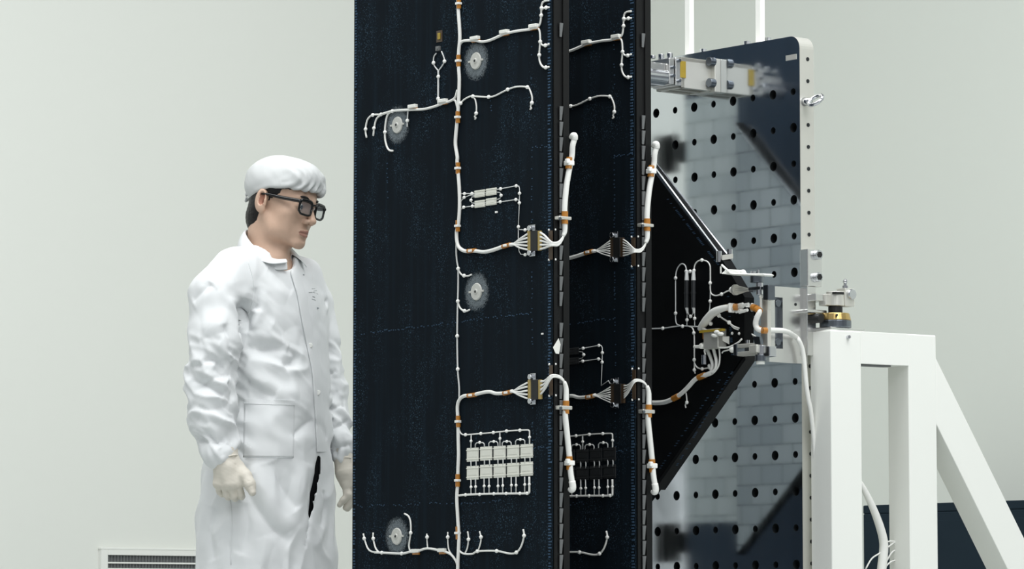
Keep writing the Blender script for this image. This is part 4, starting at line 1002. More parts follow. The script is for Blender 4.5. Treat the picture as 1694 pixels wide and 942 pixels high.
pr = meshobj('person', V, Q, None, None, PB_, mi, [M['skin'], M['lip'], M['concha']])
pr.location = PB_
pr['label'] = 'person in white lab coat, cap, glasses and gloves standing left of the panels, looking right'; pr['category'] = 'person'
def child(name, V, Q, m, parent=pr, **k): return meshobj(name, V, Q, m, parent, PB_, **k)
# ---- eyes, brows
eb = MB()
for s in (-1, 1):
    c = hl2w((s * .0315, -.0768, -.003)); g = np.array([s * .05, -1, -.12]); g = g / np.linalg.norm(g) @ HR.T
    e = MB(); e.sph(c, .0116, 18); e.cur = 1
    u = np.cross(g, [0, 0, 1]); u /= np.linalg.norm(u); w_ = np.cross(u, g)
    e.add([c + g * .0122] + [c + g * .0108 + .0055 * (u * math.cos(t) + w_ * math.sin(t)) for t in np.linspace(0, 2 * PI, 17)[:-1]], [(0, 1 + i, 1 + (i + 1) % 16) for i in range(16)])
    e.build('eye', [M['eyewhite'], M['iris']], pr, smooth=True, base=PB_)
    pts = [hl2w((s * x, y, z)) for x, y, z in ((.014, -.0955, .0185), (.025, -.0935, .0225), (.036, -.0865, .0235), (.046, -.076, .019))]
    MB().tube(pts, [.0022, .0038, .0034, .0015], n=8).build('eyebrow', M['hair'], pr, smooth=True, base=PB_)
# ---- hair under the cap
def hair_sdf(P):
    q = w2hl(P)
    d = ell(q, (0, .012, .040), (.0785, .1015, .088))
    d = smin(d, ell(q, (0, .046, -.040), (.062, .055, .065)), .02)
    # hairline: keep what lies behind a line, plus sideburns in front of the ears
    keep = smin(-(q[1] - .028 - .15 * (q[2] + .03)), np.maximum(np.maximum(q[1] + .000 - .028, -(q[1] + .036)), -(q[2] + .016) + (q[1] - .0) * .55), .004)
    keep = smin(keep, np.maximum(-(q[2] - .032) - .0 * q[1], q[1] * 0 - 1), .004)
    d = smax(d, keep, .004)
    d = smax(d, -(q[2] + .096 + .0 * q[1]), .006)
    for s in (-1, 1): d = smax(d, -ell(q, (s * .080, .015, -.008), (.014, .022, .034)), .003)
    d = smax(d, -(ell(q, (0, -.03, -.03), (.064, .062, .078))), .003)
    return d
axh, Ph = grid(HD - .15, HD + .16, .0025)
Vh, Qh = nets(hair_sdf(Ph).astype(np.float32), axh); Vh = Vh.astype(float)
nh = normals(Vh, Qh); Vh = Vh + nh * (vnoise(Vh, 500, 3) * .0006)[:, None]
child('hair', Vh, Qh, M['hair'])
# ---- cap
def cap_sdf(P):
    q = w2hl(P)
    d = ell(q, (0, .008, .050), (.0855, .109, .083))
    d = smin(d, ell(q, (0, -.055, .072), (.062, .052, .040)), .035)         # fullness over the brow
    d = smin(d, ell(q, (0, .05, .05), (.076, .068, .062)), .03)
    cut = q[2] - (.030 + np.where(q[1] < 0, -q[1] * .13, -q[1] * .40))
    d = smax(d, -cut, .006)
    inner = ell(q, (0, .008, .045), (.078, .101, .083))
    return smax(d, -np.maximum(inner, -(.060 - q[2]) * 1.0), .003)
axc, Pc = grid(HD + np.array([-.15, -.15, -.06]), HD + np.array([.16, .16, .17]), .0022)
Vc, Qc = nets(cap_sdf(Pc).astype(np.float32), axc); Vc = smooth_pts(Vc.astype(float), Qc, 2)
nc = normals(Vc, Qc); hc = (Vc - HD) @ HR
front = np.clip((-hc[:, 1] - .035) / .06, 0, 1); low = np.clip((.105 - hc[:, 2]) / .05, 0, 1)
wr = np.sin(hc[:, 0] * 330 + 2.2 * np.sin(hc[:, 2] * 70)) * .0036 + vnoise(hc * np.array([1.6, 1, .8]), 190, 11) * .0034
gen = (1 - np.clip(np.abs(vnoise(hc * np.array([1, 1, 1.4]), 48, 19)) * 1.4, 0, 1) - .5) * .003 * np.clip(.3 + front, 0, 1) + vnoise(hc * np.array([1, 1, 1.5]), 55, 12) * .0016 + vnoise(hc, 120, 14) * .0008
Vc = Vc + nc * (front * low * wr + gen)[:, None]
def hstroke(pts, amp, wd): return stroke(hc, None, pts, amp, wd)
Vc = Vc + nc * (hstroke([(-.075, -.02, .055), (-.06, -.06, .085), (-.03, -.09, .095)], -.003, .006) + hstroke([(-.078, -.035, .05), (-.055, -.085, .062)], -.0028, .005)
                + hstroke([(-.07, -.03, .075), (-.04, -.08, .10)], .0025, .007) + hstroke([(-.02, -.1, .06), (-.015, -.09, .1)], -.003, .005) + hstroke([(.02, -.1, .065), (.01, -.09, .105)], -.003, .005))[:, None]
cp = child('cap', Vc, Qc, M['cap'])
bt_ = [hl2w((s * x, .105 + y, z)) for s, x, y, z in ((-1, .028, 0, .0), (-1, .012, .012, -.008), (1, .004, .012, .008), (-1, .014, .014, .014), (-1, .028, .002, .006))]
MB().tube(bt_, .0035, n=6).build('cap_tie', M['cap'], cp, smooth=True, base=PB_)
# ---- glasses
gl = MB(); LY = -.106
def rrect(cx, cz, w, h, s):
    out = []
    for t in np.linspace(0, 2 * PI, 33)[:-1]:
        c_, s__ = math.cos(t), math.sin(t); e_ = .5
        x = cx + w * math.copysign(abs(c_) ** e_, c_); z = cz + h * math.copysign(abs(s__) ** e_, s__)
        z += .0 if s__ < 0 else 0; x -= 0; out.append((x, LY + .25 * (abs(x) - .01) * .6, z - .0, s__))
    return out
fo = None; gp_ = None
for s in (-1, 1):
    pts = rrect(s * .0345, -.005, .0245 , .0195, s)
    P3 = [hl2w((x * (1 - .05 * (sn < -.5)), y, z)) for x, y, z, sn in pts]
    rr = [.0031 + .0022 * max(0, sn) for *_, sn in pts]
    gl.tube(P3 + [P3[0]], rr + [rr[0]], n=8, smooth=False)
gl.tube([hl2w(p) for p in ((-.013, LY, .004), (-.005, LY - .003, .008), (.005, LY - .003, .008), (.013, LY, .004))], .0026, n=8)
for s in (-1, 1):
    gl.tube([hl2w((s * x, y, z)) for x, y, z in ((.056, LY + .006, .008), (.064, LY + .014, .0085), (.073, -.05, .009), (.0795, .0, .012), (.081, .02, .010))], [.0052, .0054, .0052, .004, .002], n=8)
g_ = gl.build('glasses', M['frame'], pr, smooth=True, base=PB_)
for s in (-1, 1):
    pts = rrect(s * .0345, -.005, .0235, .0185, s); P3 = [hl2w(p[:3]) for p in pts]; off = (np.array([0, .0012, 0]) @ HR.T)
    MB().prism(P3, off).build('lens', M['lens'], g_, base=PB_)
    c = hl2w((s * .0615, LY + .0098, .0095)); MB().sph(c, .002, 8).build('rivet', M['steel'], g_, smooth=True, base=PB_)
# ---- coat
BPHI = math.radians(50); cb_, sb_ = math.cos(BPHI), math.sin(BPHI)
prof = [ # py, centre px, centre dy, rx, ry
    (418, 446, .000, .066, .062), (440, 445, .005, .098, .076), (460, 444, .010, .150, .092), (485, 444, .015, .185, .108), (520, 444, .02, .190, .122), (580, 446, .02, .180, .132),
    (650, 449, .02, .172, .138), (720, 448, .02, .178, .146), (790, 443, .02, .196, .152), (860, 440, .02, .206, .158), (942, 439, .02, .208, .162), (1020, 438, .02, .212, .168)]
pz = np.array([PP(446, p[0])[2] for p in prof])[::-1]
pcx = np.array([PP(p[1], p[0])[0] for p in prof])[::-1]; pcy = np.array([YP + p[2] for p in prof])[::-1]
prx = np.array([p[3] for p in prof])[::-1]; pry = np.array([p[4] for p in prof])[::-1]
HEM = pz[0] + .01
def coat_sdf(P):
    z = P[2]; cx = np.interp(z, pz, pcx); cy = np.interp(z, pz, pcy); rx = np.interp(z, pz, prx); ry = np.interp(z, pz, pry)
    X = P[0] - cx; Yv = P[1] - cy; u = X * cb_ + Yv * sb_; v = -X * sb_ + Yv * cb_
    n_ = 2.25; q = ((np.abs(u) / rx) ** n_ + (np.abs(v) / ry) ** n_) ** (1 / n_)
    d = (q - 1) * np.minimum(rx, ry) * .9
    d = smax(d, HEM - z, .004); d = smax(d, z - PP(446, 424)[2], .01)
    # shoulders
    d = smin(d, chain(P, [PP(432, 432, -.03), PP(392, 450, -.09), PP(352, 488, -.155)], [.045, .062, .066], .03), .035)
    d = smin(d, chain(P, [PP(468, 440, .05), PP(500, 458, .10), PP(520, 500, .145)], [.045, .05, .050], .03), .03)
    # near sleeve
    a = chain(P, [PP(352, 488, -.155), PP(357, 560, -.17), PP(351, 635, -.175), PP(354, 690, -.185), PP(365, 742, -.195), PP(368, 758, -.197)], [.066, .073, .065, .057, .046, .037], .03)
    gap = .02 * np.exp(-np.abs(d - a) / .010) * np.clip((PP(400, 520)[2] - z) / .06, 0, 1)
    d = smin(d, a, .008) + gap
    # far sleeve
    b_ = chain(P, [PP(520, 500, .145), PP(532, 570, .145), PP(544, 640, .135), PP(554, 700, .115), PP(563, 738, .10), PP(566, 752, .095)], [.050, .050, .048, .043, .037, .031], .03)
    gap = .012 * np.exp(-np.abs(d - b_) / .008) * np.clip((PP(400, 545)[2] - z) / .06, 0, 1)
    d = smin(d, b_, .008) + gap
    # the slit below the last button
    s0, s1 = PP(526, 752), PP(506, 900)
    t = np.clip((s0[2] - z) / (s0[2] - s1[2]), -.2, 2.2)
    sx = s0[0] + (s1[0] - s0[0]) * t
    wdt = np.where((t < 0) | (t > 1.05), -.05, .0058 * np.clip(t * 6, 0, 1) * np.clip(1.1 - t, 0.0, 1) + .0004)
    slit = np.maximum(np.abs(P[0] - sx - (P[1] - (YP - .1)) * .1) - wdt, P[1] - (YP + .0))
    d = smax(d, -slit, .003)
    # open neck
    d = smax(d, -rcone(P, PP(449, 385, .005), PP(456, 432, -.025), .066, .050), .005)
    return d
axk, Pk = grid(np.array([PP(296, 600)[0], YP - .33, HEM - .02]), np.array([PP(596, 600)[0], YP + .27, PP(446, 408)[2]]), .0046)
Vk, Qk = nets(coat_sdf(Pk).astype(np.float32), axk); Vk = smooth_pts(Vk.astype(float), Qk, 6)
nk = normals(Vk, Qk)
bvh = BVHTree.FromPolygons(Vk.tolist(), Qk.tolist())
def hit(px, py, tree=None):
    d = Vector(ray(px, py)).normalized(); h = (tree or bvh).ray_cast(Vector(CAMP), d)
    return None if h[0] is None else np.array(h[0])
def fold(reg, pts, amp, wd, tree=None):
    H = [hit(*reg(*p)) for p in pts]; H = [h for h in H if h is not None]
    if len(H) < 2: return 0
    H = spline(H, 4) if len(H) > 2 else np.array(H)
    return stroke(VW, nk, H, amp, wd)
D = np.zeros(len(Vk))
VW = Vk + np.stack([vnoise(Vk, 45, 31), vnoise(Vk, 45, 32), vnoise(Vk, 45, 33)], 1) * .0045
FO = [  # region, points, height (mm), width (mm)
 (RW, [(215, 215), (270, 280), (330, 360), (368, 420)], 5, 11), (RW, [(70, 290), (120, 225), (175, 180)], -5, 16), (RW, [(150, 195), (120, 260), (70, 330)], 4, 14),
 (RW, [(262, 425), (285, 500), (300, 600)], -7, 10), (RW, [(255, 470), (275, 560), (285, 640)], 6, 12), (RW, [(130, 640), (200, 640), (280, 690)], -8, 12), (RW, [(130, 690), (210, 660), (250, 640)], 4, 9),
 (RW, [(200, 680), (240, 720), (280, 750)], -8, 10), (RW, [(150, 700), (220, 770), (280, 800)], 7, 14), (RW, [(50, 540), (90, 600), (130, 650)], 5, 12), (RW, [(45, 690), (120, 650)], -5, 13), (RW, [(60, 760), (160, 800), (250, 860)], -6, 14),
 (RW, [(120, 440), (220, 420), (270, 440)], 4, 16), (RW, [(110, 520), (180, 500), (240, 520)], -3.5, 18),
 (RW, [(400, 275), (385, 330), (372, 400), (362, 500)], -19, 13), (RW, [(440, 200), (455, 290), (452, 330)], -5, 9), (RW, [(455, 300), (410, 345), (375, 385)], -7, 8), (RW, [(460, 330), (450, 400), (440, 460)], 6, 8), (RW, [(430, 350), (400, 420), (390, 480)], -11, 12),
 (RW, [(440, 470), (490, 505), (560, 515), (640, 535)], 6, 10), (RW, [(375, 560), (470, 575), (550, 560), (620, 545)], -9, 20), (RW, [(640, 560), (690, 600), (680, 640), (620, 680)], -7, 15), (RW, [(600, 580), (650, 610), (640, 650)], 4, 9),
 (RW, [(318, 632), (420, 700), (520, 780), (620, 830), (700, 830)], 8, 14), (RW, [(315, 660), (400, 760), (480, 820), (560, 860)], -8, 18), (RW, [(620, 700), (700, 690), (770, 690)], 3, 8),
 (RW, [(520, 90), (600, 150), (670, 220)], -3, 16), (RW, [(480, 120), (560, 200), (640, 260)], 3, 14), (RW, [(860, 310), (880, 290)], -5, 8), (RW, [(860, 350), (880, 310)], 4, 6), (RW, [(885, 620), (920, 690), (935, 740)], 4, 9), (RW, [(890, 720), (930, 700)], -4, 8), (RW, [(885, 850), (935, 830)], -5, 8),
 (RW, [(280, 770), (300, 830), (290, 900)], -6, 12), (RW, [(100, 600), (60, 660)], 3, 9),
 (RV, [(110, 190), (170, 130), (250, 110)], -5, 14), (RV, [(200, 60), (240, 100), (270, 120)], -7, 10), (RV, [(100, 240), (170, 260), (260, 240)], -5, 14), (RV, [(100, 270), (160, 215), (250, 190)], 4, 12), (RV, [(120, 310), (190, 330), (270, 310)], 7, 15), (RV, [(130, 380), (200, 395), (295, 375)], -7, 12), (RV, [(150, 350), (220, 385), (290, 330)], -4, 9),
 (RV, [(180, 430), (230, 440), (300, 410)], 5, 9), (RV, [(250, 400), (280, 430)], -4, 5), (RV, [(215, 420), (225, 455)], -3, 5),
 (RV, [(360, 500), (400, 580), (450, 690), (510, 790)], 10, 18), (RV, [(320, 560), (370, 660), (440, 760), (520, 830)], -9, 26), (RV, [(440, 480), (500, 600), (545, 690)], -6, 22), (RV, [(500, 800), (550, 700), (575, 560), (590, 480)], 6, 16), (RV, [(540, 370), (590, 320), (620, 290)], -6, 15), (RV, [(640, 300), (670, 340), (680, 390)], -5, 10),
 (RV, [(560, 420), (600, 380), (620, 420)], 3, 12), (RV, [(655, 760), (675, 680), (670, 600)], -5, 9), (RV, [(620, 860), (650, 800), (680, 740)], 4, 9), (RV, [(190, 680), (170, 780), (180, 900)], -5, 24), (RV, [(300, 880), (340, 760), (330, 660)], -5, 24), (RV, [(400, 930), (440, 860), (430, 800)], 5, 20),
 (RV, [(690, 250), (730, 245), (770, 240)], -6, 9), (RV, [(690, 210), (760, 200)], 4, 9), (RV, [(700, 345), (740, 330), (780, 300)], -6, 9), (RV, [(700, 390), (750, 370), (785, 350)], 5, 9), (RV, [(710, 440), (740, 420), (780, 410)], -5, 8), (RV, [(490, 60), (530, 50), (560, 20)], -5, 12),
]
for reg, pts, a_, w_ in FO: D += fold(reg, pts, a_ / 1000 * (.75 if a_ > 0 else 1.35), w_ / 1000 * (1.1 if a_ > 0 else .9))
D += vnoise(Vk * np.array([1, 1, .55]), 26, 5) * .0028 + vnoise(Vk * np.array([1.2, 1, .7]), 60, 6) * .0013 + vnoise(Vk, 130, 8) * .0005
# crumpling of the sleeves and the belly: sharp ridged noise, running across the limb
def ridged(Vx, f, seed): return 1 - np.clip(np.abs(vnoise(Vx, f, seed)) * 1.35, 0, 1)
def axis_mask(pts, r):
    d = np.full(len(Vk), 9.0)
    for i in range(len(pts) - 1):
        a, b = np.asarray(pts[i]), np.asarray(pts[i + 1]); ba = b - a; t = np.clip(((Vk - a) @ ba) / (ba @ ba), 0, 1)
        d = np.minimum(d, np.linalg.norm(Vk - a - t[:, None] * ba, axis=1))
    return np.clip((r - d) / .03, 0, 1)
m1 = np.maximum(axis_mask([PP(352, 590, -.17), PP(348, 640, -.175), PP(356, 700, -.187), PP(367, 748, -.196)], .10), axis_mask([PP(538, 600, .14), PP(546, 650, .132), PP(565, 745, .097)], .08))
q1 = np.stack([Vk[:, 0] * .55 + Vk[:, 2] * .25, Vk[:, 1] * .55, Vk[:, 2] * 1.25 + Vk[:, 0] * .5], 1) + np.stack([vnoise(Vk, 30, 61)] * 3, 1) * .012
D += m1 * ((ridged(q1, 52, 41) - .5) * .0085 + (ridged(q1, 100, 42) - .5) * .003)
m2 = axis_mask([PP(400, 540, -.12), PP(470, 590, -.12), PP(450, 660, -.12)], .13)
q2 = np.stack([Vk[:, 0] * .6 + Vk[:, 2] * .3, Vk[:, 1] * .5, Vk[:, 2] * 1.1 + Vk[:, 0] * .35], 1)
D += m2 * ((ridged(q2, 42, 43) - .5) * .006 + (ridged(q2, 90, 44) - .5) * .0018) + (1 - m1) * (ridged(np.stack([Vk[:, 0] * 1.2 - Vk[:, 2] * .25, Vk[:, 1], Vk[:, 2] * .45], 1), 40, 45) - .5) * .0045 * np.clip((PP(445, 700)[2] - Vk[:, 2]) / .15, .25, 1)
# gathered cuffs
for c, s in ((PP(367, 748, -.196), 1), (PP(565, 746, .097), 1)):
    dd = np.linalg.norm(Vk - c, axis=1); k = np.exp(-(dd / .05) ** 2); ang = np.arctan2(Vk[:, 1] - c[1], Vk[:, 0] - c[0]); D += k * np.sin(ang * 11 + Vk[:, 2] * 40) * .0022
Vk2 = Vk + nk * (D * 1.5)[:, None]
coat = child('lab_coat', Vk2, Qk, M['coat'])
bv2 = BVHTree.FromPolygons(Vk2.tolist(), Qk.tolist())
toward = -np.array(ray(445, 600)); toward /= np.linalg.norm(toward)
def patch(name, poly4, nu, nv, off, m, thick=.002, bulge=0):
    # sewn patch: a grid between four pixel corners laid onto the coat
    A, B_, C_, D_ = [np.array(p, float) for p in poly4]; pts = []
    for j in range(nv + 1):
        for i in range(nu + 1):
            s, t = i / nu, j / nv; q = A * (1 - s) * (1 - t) + B_ * s * (1 - t) + C_ * s * t + D_ * (1 - s) * t
            h = hit(*q, bv2); pts.append(h if h is not None else pts[-1])
    pts = np.array(pts) ; g = pts.reshape(nv + 1, nu + 1, 3)
    for _ in range(2):
        h = g.copy(); h[1:-1, 1:-1] = (g[1:-1, 1:-1] * 2 + g[:-2, 1:-1] + g[2:, 1:-1] + g[1:-1, :-2] + g[1:-1, 2:]) / 6; g = h
    bl = np.outer(np.sin(np.linspace(0, PI, nv + 1)), np.sin(np.linspace(0, PI, nu + 1)))[..., None]
    top = g + toward * (off + thick + bulge * bl); bot = g - toward * .004
    n = (nu + 1) * (nv + 1); mb_ = MB(); ix = lambda i, j: j * (nu + 1) + i
    fs = [(ix(i, j), ix(i, j + 1), ix(i + 1, j + 1), ix(i + 1, j)) for j in range(nv) for i in range(nu)]
    rimi = [ix(i, 0) for i in range(nu + 1)] + [ix(nu, j) for j in range(1, nv + 1)] + [ix(i, nv) for i in range(nu - 1, -1, -1)] + [ix(0, j) for j in range(nv - 1, 0, -1)]
    L = len(rimi); mb_.add(np.vstack([top.reshape(-1, 3), bot.reshape(-1, 3)]), fs + [(rimi[k], rimi[(k + 1) % L], n + rimi[(k + 1) % L], n + rimi[k]) for k in range(L)])
    return mb_.build(name, m, coat, smooth=False, base=PB_)
def smoothit(o): o.data.polygons.foreach_set('use_smooth', [True] * len(o.data.polygons))
pk = patch('pocket', [(404, 661), (488, 664), (486, 758), (402, 757)], 22, 24, .0, M['coat'], .0008, .003)
smoothit(pk)
patch('pocket_hem', [(404, 660), (488, 663), (488, 671), (404, 668)], 20, 3, .0005, M['coat'], .0022)
def seam(name, pts, r, m, off=.0012, n=6, sub=6):
    H = [hit(*p, bv2) for p in spline(np.array([(x, y, 0) for x, y in pts]), sub)[:, :2]]; H = [h + toward * off for h in H if h is not None]
    return MB().tube(H, r, n=n, smooth=False).build(name, m, coat, smooth=True, base=PB_)
seam('pocket_stitching', [(405, 757), (485, 758)], .0008, M['thread'], .004)
# front placket: a strip with a raised near edge
pe = [(479, 446), (486, 470), (492, 490), (499, 530), (508, 575), (516, 615), (519, 655), (522, 700), (524, 748)]
pts_ = spline(np.array([(x, y, 0) for x, y in pe]), 6)[:, :2]
L_ = []
for x, y in pts_:
    row = [hit(x + dx, y, bv2) for dx in (0, 3, 7, 11, 15)]
    if all(r is not None for r in row): L_.append([r + toward * o_ for r, o_ in zip(row, (.0055, .006, .005, .0035, .0005))])
L_ = np.array(L_); mbp = MB(); n5 = 5
bk_ = L_ - toward * .006
idx = lambda i, j: i * n5 + j
nn_ = len(L_) * n5
mbp.add(np.vstack([L_.reshape(-1, 3), bk_.reshape(-1, 3)]), [(idx(i, j), idx(i + 1, j), idx(i + 1, j + 1), idx(i, j + 1)) for i in range(len(L_) - 1) for j in range(n5 - 1)] + [(idx(i, 0), nn_ + idx(i, 0), nn_ + idx(i + 1, 0), idx(i + 1, 0)) for i in range(len(L_) - 1)])
smoothit(mbp.build('placket', M['coat'], coat, base=PB_))
for p in ((526, 650), (513, 572)):
    h = hit(*p, bv2); MB().cyl(h + toward * .002, h + toward * .008, .0075, .0065, n=16).build('button', M['dot'], coat, bevel=.001, base=PB_)
for p, r in (((502, 455), .0028), ((525, 510), .004)):
    h = hit(*p, bv2); MB().sph(h + toward * .001, r, 10, (1.2, .6, .7)).build('snap', M['ink'], coat, smooth=True, base=PB_)
for a, b_ in (((516, 478), (521, 478)), ((511, 484), (517, 484)), ((518, 484), (526, 487)), ((517, 491), (521, 492)), ((516, 495), (522, 497)), ((519, 482), (524, 481))):
    ha, hb_ = hit(*a, bv2), hit(*b_, bv2)
    if ha is not None and hb_ is not None: MB().tube([ha + toward * .001, hb_ + toward * .001], .0007, n=5, smooth=False).build('chest_print', M['ink'], coat, base=PB_)
seam('side_seam', [(381, 828), (384, 870), (382, 935)], .0014, M['coat'], .0006)
seam('raglan_seam', [(410, 432), (418, 460), (420, 490), (411, 522)], .0013, M['coat'], .0004)
# ---- collar: a band round the neck folded outwards
def ringp(t, kind):
    # t runs from the near front tip (0) round the back to the far front tip (1)
    tb = [0, .12, .3, .48, .62, .8, 1]
    top = [(474, 430, -.062), (452, 429, -.075), (421, 408, -.055), (407, 386, .0), (420, 384, .055), (462, 398, .06), (481, 424, -.01)]
    mid = [(474, 431, -.066), (448, 428, -.081), (415, 405, -.062), (403, 385, .0), (418, 382, .061), (466, 397, .066), (486, 422, -.012)]
    out = [(475, 434, -.078), (445, 435, -.104), (409, 421, -.096), (393, 409, .0), (410, 402, .085), (484, 419, .085), (508, 442, .0)]
    S = {'top': top, 'mid': mid, 'out': out}[kind]
    w3 = np.array([PP(*p) for p in S]); P_ = spline(w3, 12); tt = np.linspace(0, 1, len(P_))
    return np.array([np.interp(t, tt, P_[:, k]) for k in range(3)])
NT = 60; rows = []
for i in range(NT + 1):
    t = i / NT; top, mid, out = ringp(t, 'top'), ringp(t, 'mid'), ringp(t, 'out')
    base_ = top + np.array([0, 0, -.03]) + (top - PP(447, 425)) * np.array([.1, .1, 0])
    fo_ = mid * .5 + out * .5 + (out - PP(447, 425)) * np.array([.05, .05, 0])
    rows.append([base_, top, (top + mid) / 2 + np.array([0, 0, .003]), mid, fo_, out, out + np.array([0, 0, -.002])])
G = np.array(rows); m_ = G.shape[1]
cm = MB(); cm.add(G.reshape(-1, 3), [(i * m_ + j, (i + 1) * m_ + j, (i + 1) * m_ + j + 1, i * m_ + j + 1) for i in range(NT) for j in range(m_ - 1)])
cl_ = cm.build('collar', M['coat'], coat, smooth=True, base=PB_)
so = cl_.modifiers.new('solidify', 'SOLIDIFY'); so.thickness = .0025; so.offset = 0
su = cl_.modifiers.new('subsurf', 'SUBSURF'); su.levels = 1; su.render_levels = 1
# ---- gloves
def glove(name, sdf, lo, hi, seed):
    ag, Pg_ = grid(np.array(lo), np.array(hi), .0018)
    v, q = nets(sdf(Pg_).astype(np.float32), ag); v = smooth_pts(v.astype(float), q, 1); n = normals(v, q)
    v = v + n * (vnoise(v * np.array([1, 1, 1.8]), 170, seed) * .0005)[:, None]
    return v, q, n
hdY = -.205
def HQ(px, py, dy=0): return PP(px, py, hdY + dy)
RG1 = Z((335, 740, 435, 840), 942)
def near_hand(P):
    def h(x, y, dy=0): return HQ(*RG1(x, y), dy)
    d = chain(P, [h(395, 60), h(385, 230), h(385, 330)], [.0275, .0285, .030], .01)
    palm = smin(rcone(P, h(330, 330, .004), h(255, 570, -.006), .021, .0165), rcone(P, h(450, 330, -.006), h(545, 560, -.018), .022, .0165), .02)
    palm = smin(palm, rcone(P, h(390, 330, -.008), h(410, 575, -.020), .024, .0175), .02)
    d = smin(d, palm, .025)
    # fingers: knuckle, bend back under the palm
    for (kx, ky, kd), (mx, my, md), (tx, ty, td), (ex, ey, ed), r in (
            ((240, 590, -.006), (270, 700, .006), (305, 735, .030), (330, 690, .048), .0088),
            ((345, 605, -.018), (375, 745, -.004), (405, 780, .024), (420, 720, .046), .0096),
            ((450, 605, -.020), (485, 765, -.008), (505, 800, .020), (515, 735, .044), .0098),
            ((560, 590, -.018), (600, 735, -.010), (610, 775, .014), (605, 720, .038), .0094)):
        d = smin(d, chain(P, [h(kx, ky, kd), h(mx, my, md), h(tx, ty, td), h(ex, ey, ed)], [r * 1.06, r, r * .9, r * .8], .005), .0028)
    # thumb
    th = chain(P, [h(560, 330, -.004), h(665, 455, -.022), h(735, 580, -.034), h(775, 705, -.040)], [.019, .0165, .0140, .0105], .012)
    return smin(d, th, .010)
v, q, n = glove('glove', near_hand, HQ(345, 835, -.08), HQ(432, 738, .08), 21)
def gst(v, reg, pts, dy, amp, wd): return stroke(v, None, [HQ(*reg(*p), dy) for p in pts], amp, wd)
dg = sum(gst(v, RG1, pts, dy, a, w_) for pts, dy, a, w_ in (([(200, 250), (300, 285), (420, 265), (540, 275)], -.03, -.0022, .006), ([(190, 340), (290, 340), (380, 320)], -.03, -.002, .005), ([(260, 205), (380, 210), (520, 190)], -.03, -.002, .005),
     ([(270, 745), (310, 670), (390, 590)], -.02, .0014, .004), ([(370, 770), (430, 690), (520, 610)], -.025, .0014, .004), ([(210, 310), (330, 300), (500, 300)], -.03, .0015, .006), ([(690, 540), (760, 520)], -.05, -.0015, .004), ([(700, 640), (790, 600)], -.05, -.0015, .004)))
v = v + n * dg[:, None]
child('glove', v, q, M['glove'])
RG2 = Z((530, 740, 600, 860), 550)
def far_hand(P):
    def h(x, y, dy=0): return PP(*RG2(x, y), .088 + dy)
    d = chain(P, [h(300, 40), h(305, 160), h(330, 330)], [.025, .0255, .024], .01)
    d = smin(d, chain(P, [h(330, 330), h(360, 470, 0)], [.026, .022], .01), .02)
    d = smin(d, rcone(P, h(350, 330, .02), h(385, 500, .02), .02, .017), .02)
    for (a, b_, c_, r) in (((335, 480, -.012), (345, 590, -.010), (345, 640, .0), .0105), ((400, 500, .0), (405, 640, .006), (330, 790, .004), .0105), ((430, 500, .02), (440, 680, .024), (350, 800, .02), .011), ((445, 480, .035), (450, 640, .04), (380, 770, .04), .010), ((360, 620, -.014), (300, 690, -.012), (250, 755, -.012), .0088)):
        d = smin(d, chain(P, [h(*a), h(*b_), h(*c_)], [r * 1.1, r, r * .85], .006), .006)
    return d
v, q, n = glove('glove', far_hand, PP(548, 858, .0), PP(604, 742, .19), 22)
child('glove', v, q, M['glove'])
for pts, in (([HQ(*RG1(x, y), dy) for x, y, dy in ((235, 190, -.012), (300, 160, -.03), (400, 145, -.034), (500, 125, -.028), (555, 140, -.006))],), ([PP(*RG2(x, y), .088 + dy) for x, y, dy in ((185, 165, 0), (250, 150, -.022), (330, 135, -.026), (400, 140, -.02))],)):
    MB().tube(pts, .0022, n=6).build('glove_cuff', M['glove'], pr, smooth=True, base=PB_)
# ---- trousers and shoes, mostly out of frame
def tr_sdf(P):
    d = None
    for s in (-1, 1):
        h = PP(445 + s * 34, 800, .03 + s * .065); k = h.copy(); k[2] = .48; f = h.copy(); f[2] = .07
        e = chain(P, [h, k, f], [.086, .07, .058], .02); d = e if d is None else smin(d, e, .02)
    fr_ = rcone(P, PP(512, 745, -.02), PP(500, 930, -.02), .03, .035)
    d = smin(d, fr_, .03)
    return smax(d, .06 - P[2], .005)
at_, Pt = grid(np.array([PB_[0] - .25, YP - .22, .03]), np.array([PB_[0] + .3, YP + .25, PP(445, 700)[2]]), .009)
vt, qt = nets(tr_sdf(Pt).astype(np.float32), at_); child('trousers', vt.astype(float), qt, M['trouser'])
for s in (-1, 1):
    f = PP(445 + s * 34, 800, .03 + s * .065); f[2] = 0; fd = np.array([sb_, -cb_, 0])
    def sh(P, f=f):
        d = chain(P, [f + np.array([0, 0, .05]) - fd * .04, f + fd * .08 + np.array([0, 0, .042]), f + fd * .17 + np.array([0, 0, .034])], [.05, .046, .034], .03)
        return smax(d, -P[2], .002)
    a2, P2 = grid(f - np.array([.25, .25, .02]), f + np.array([.25, .25, .12]), .006)
    v2, q2 = nets(sh(P2).astype(np.float32), a2); child('shoe', v2.astype(float), q2, M['whiteplastic'])
# ------------------------------------------------------------------ clean room
P0 = atY(250, 500, 14.0); P0[2] = 0                  # a point of the left wall, which runs along N
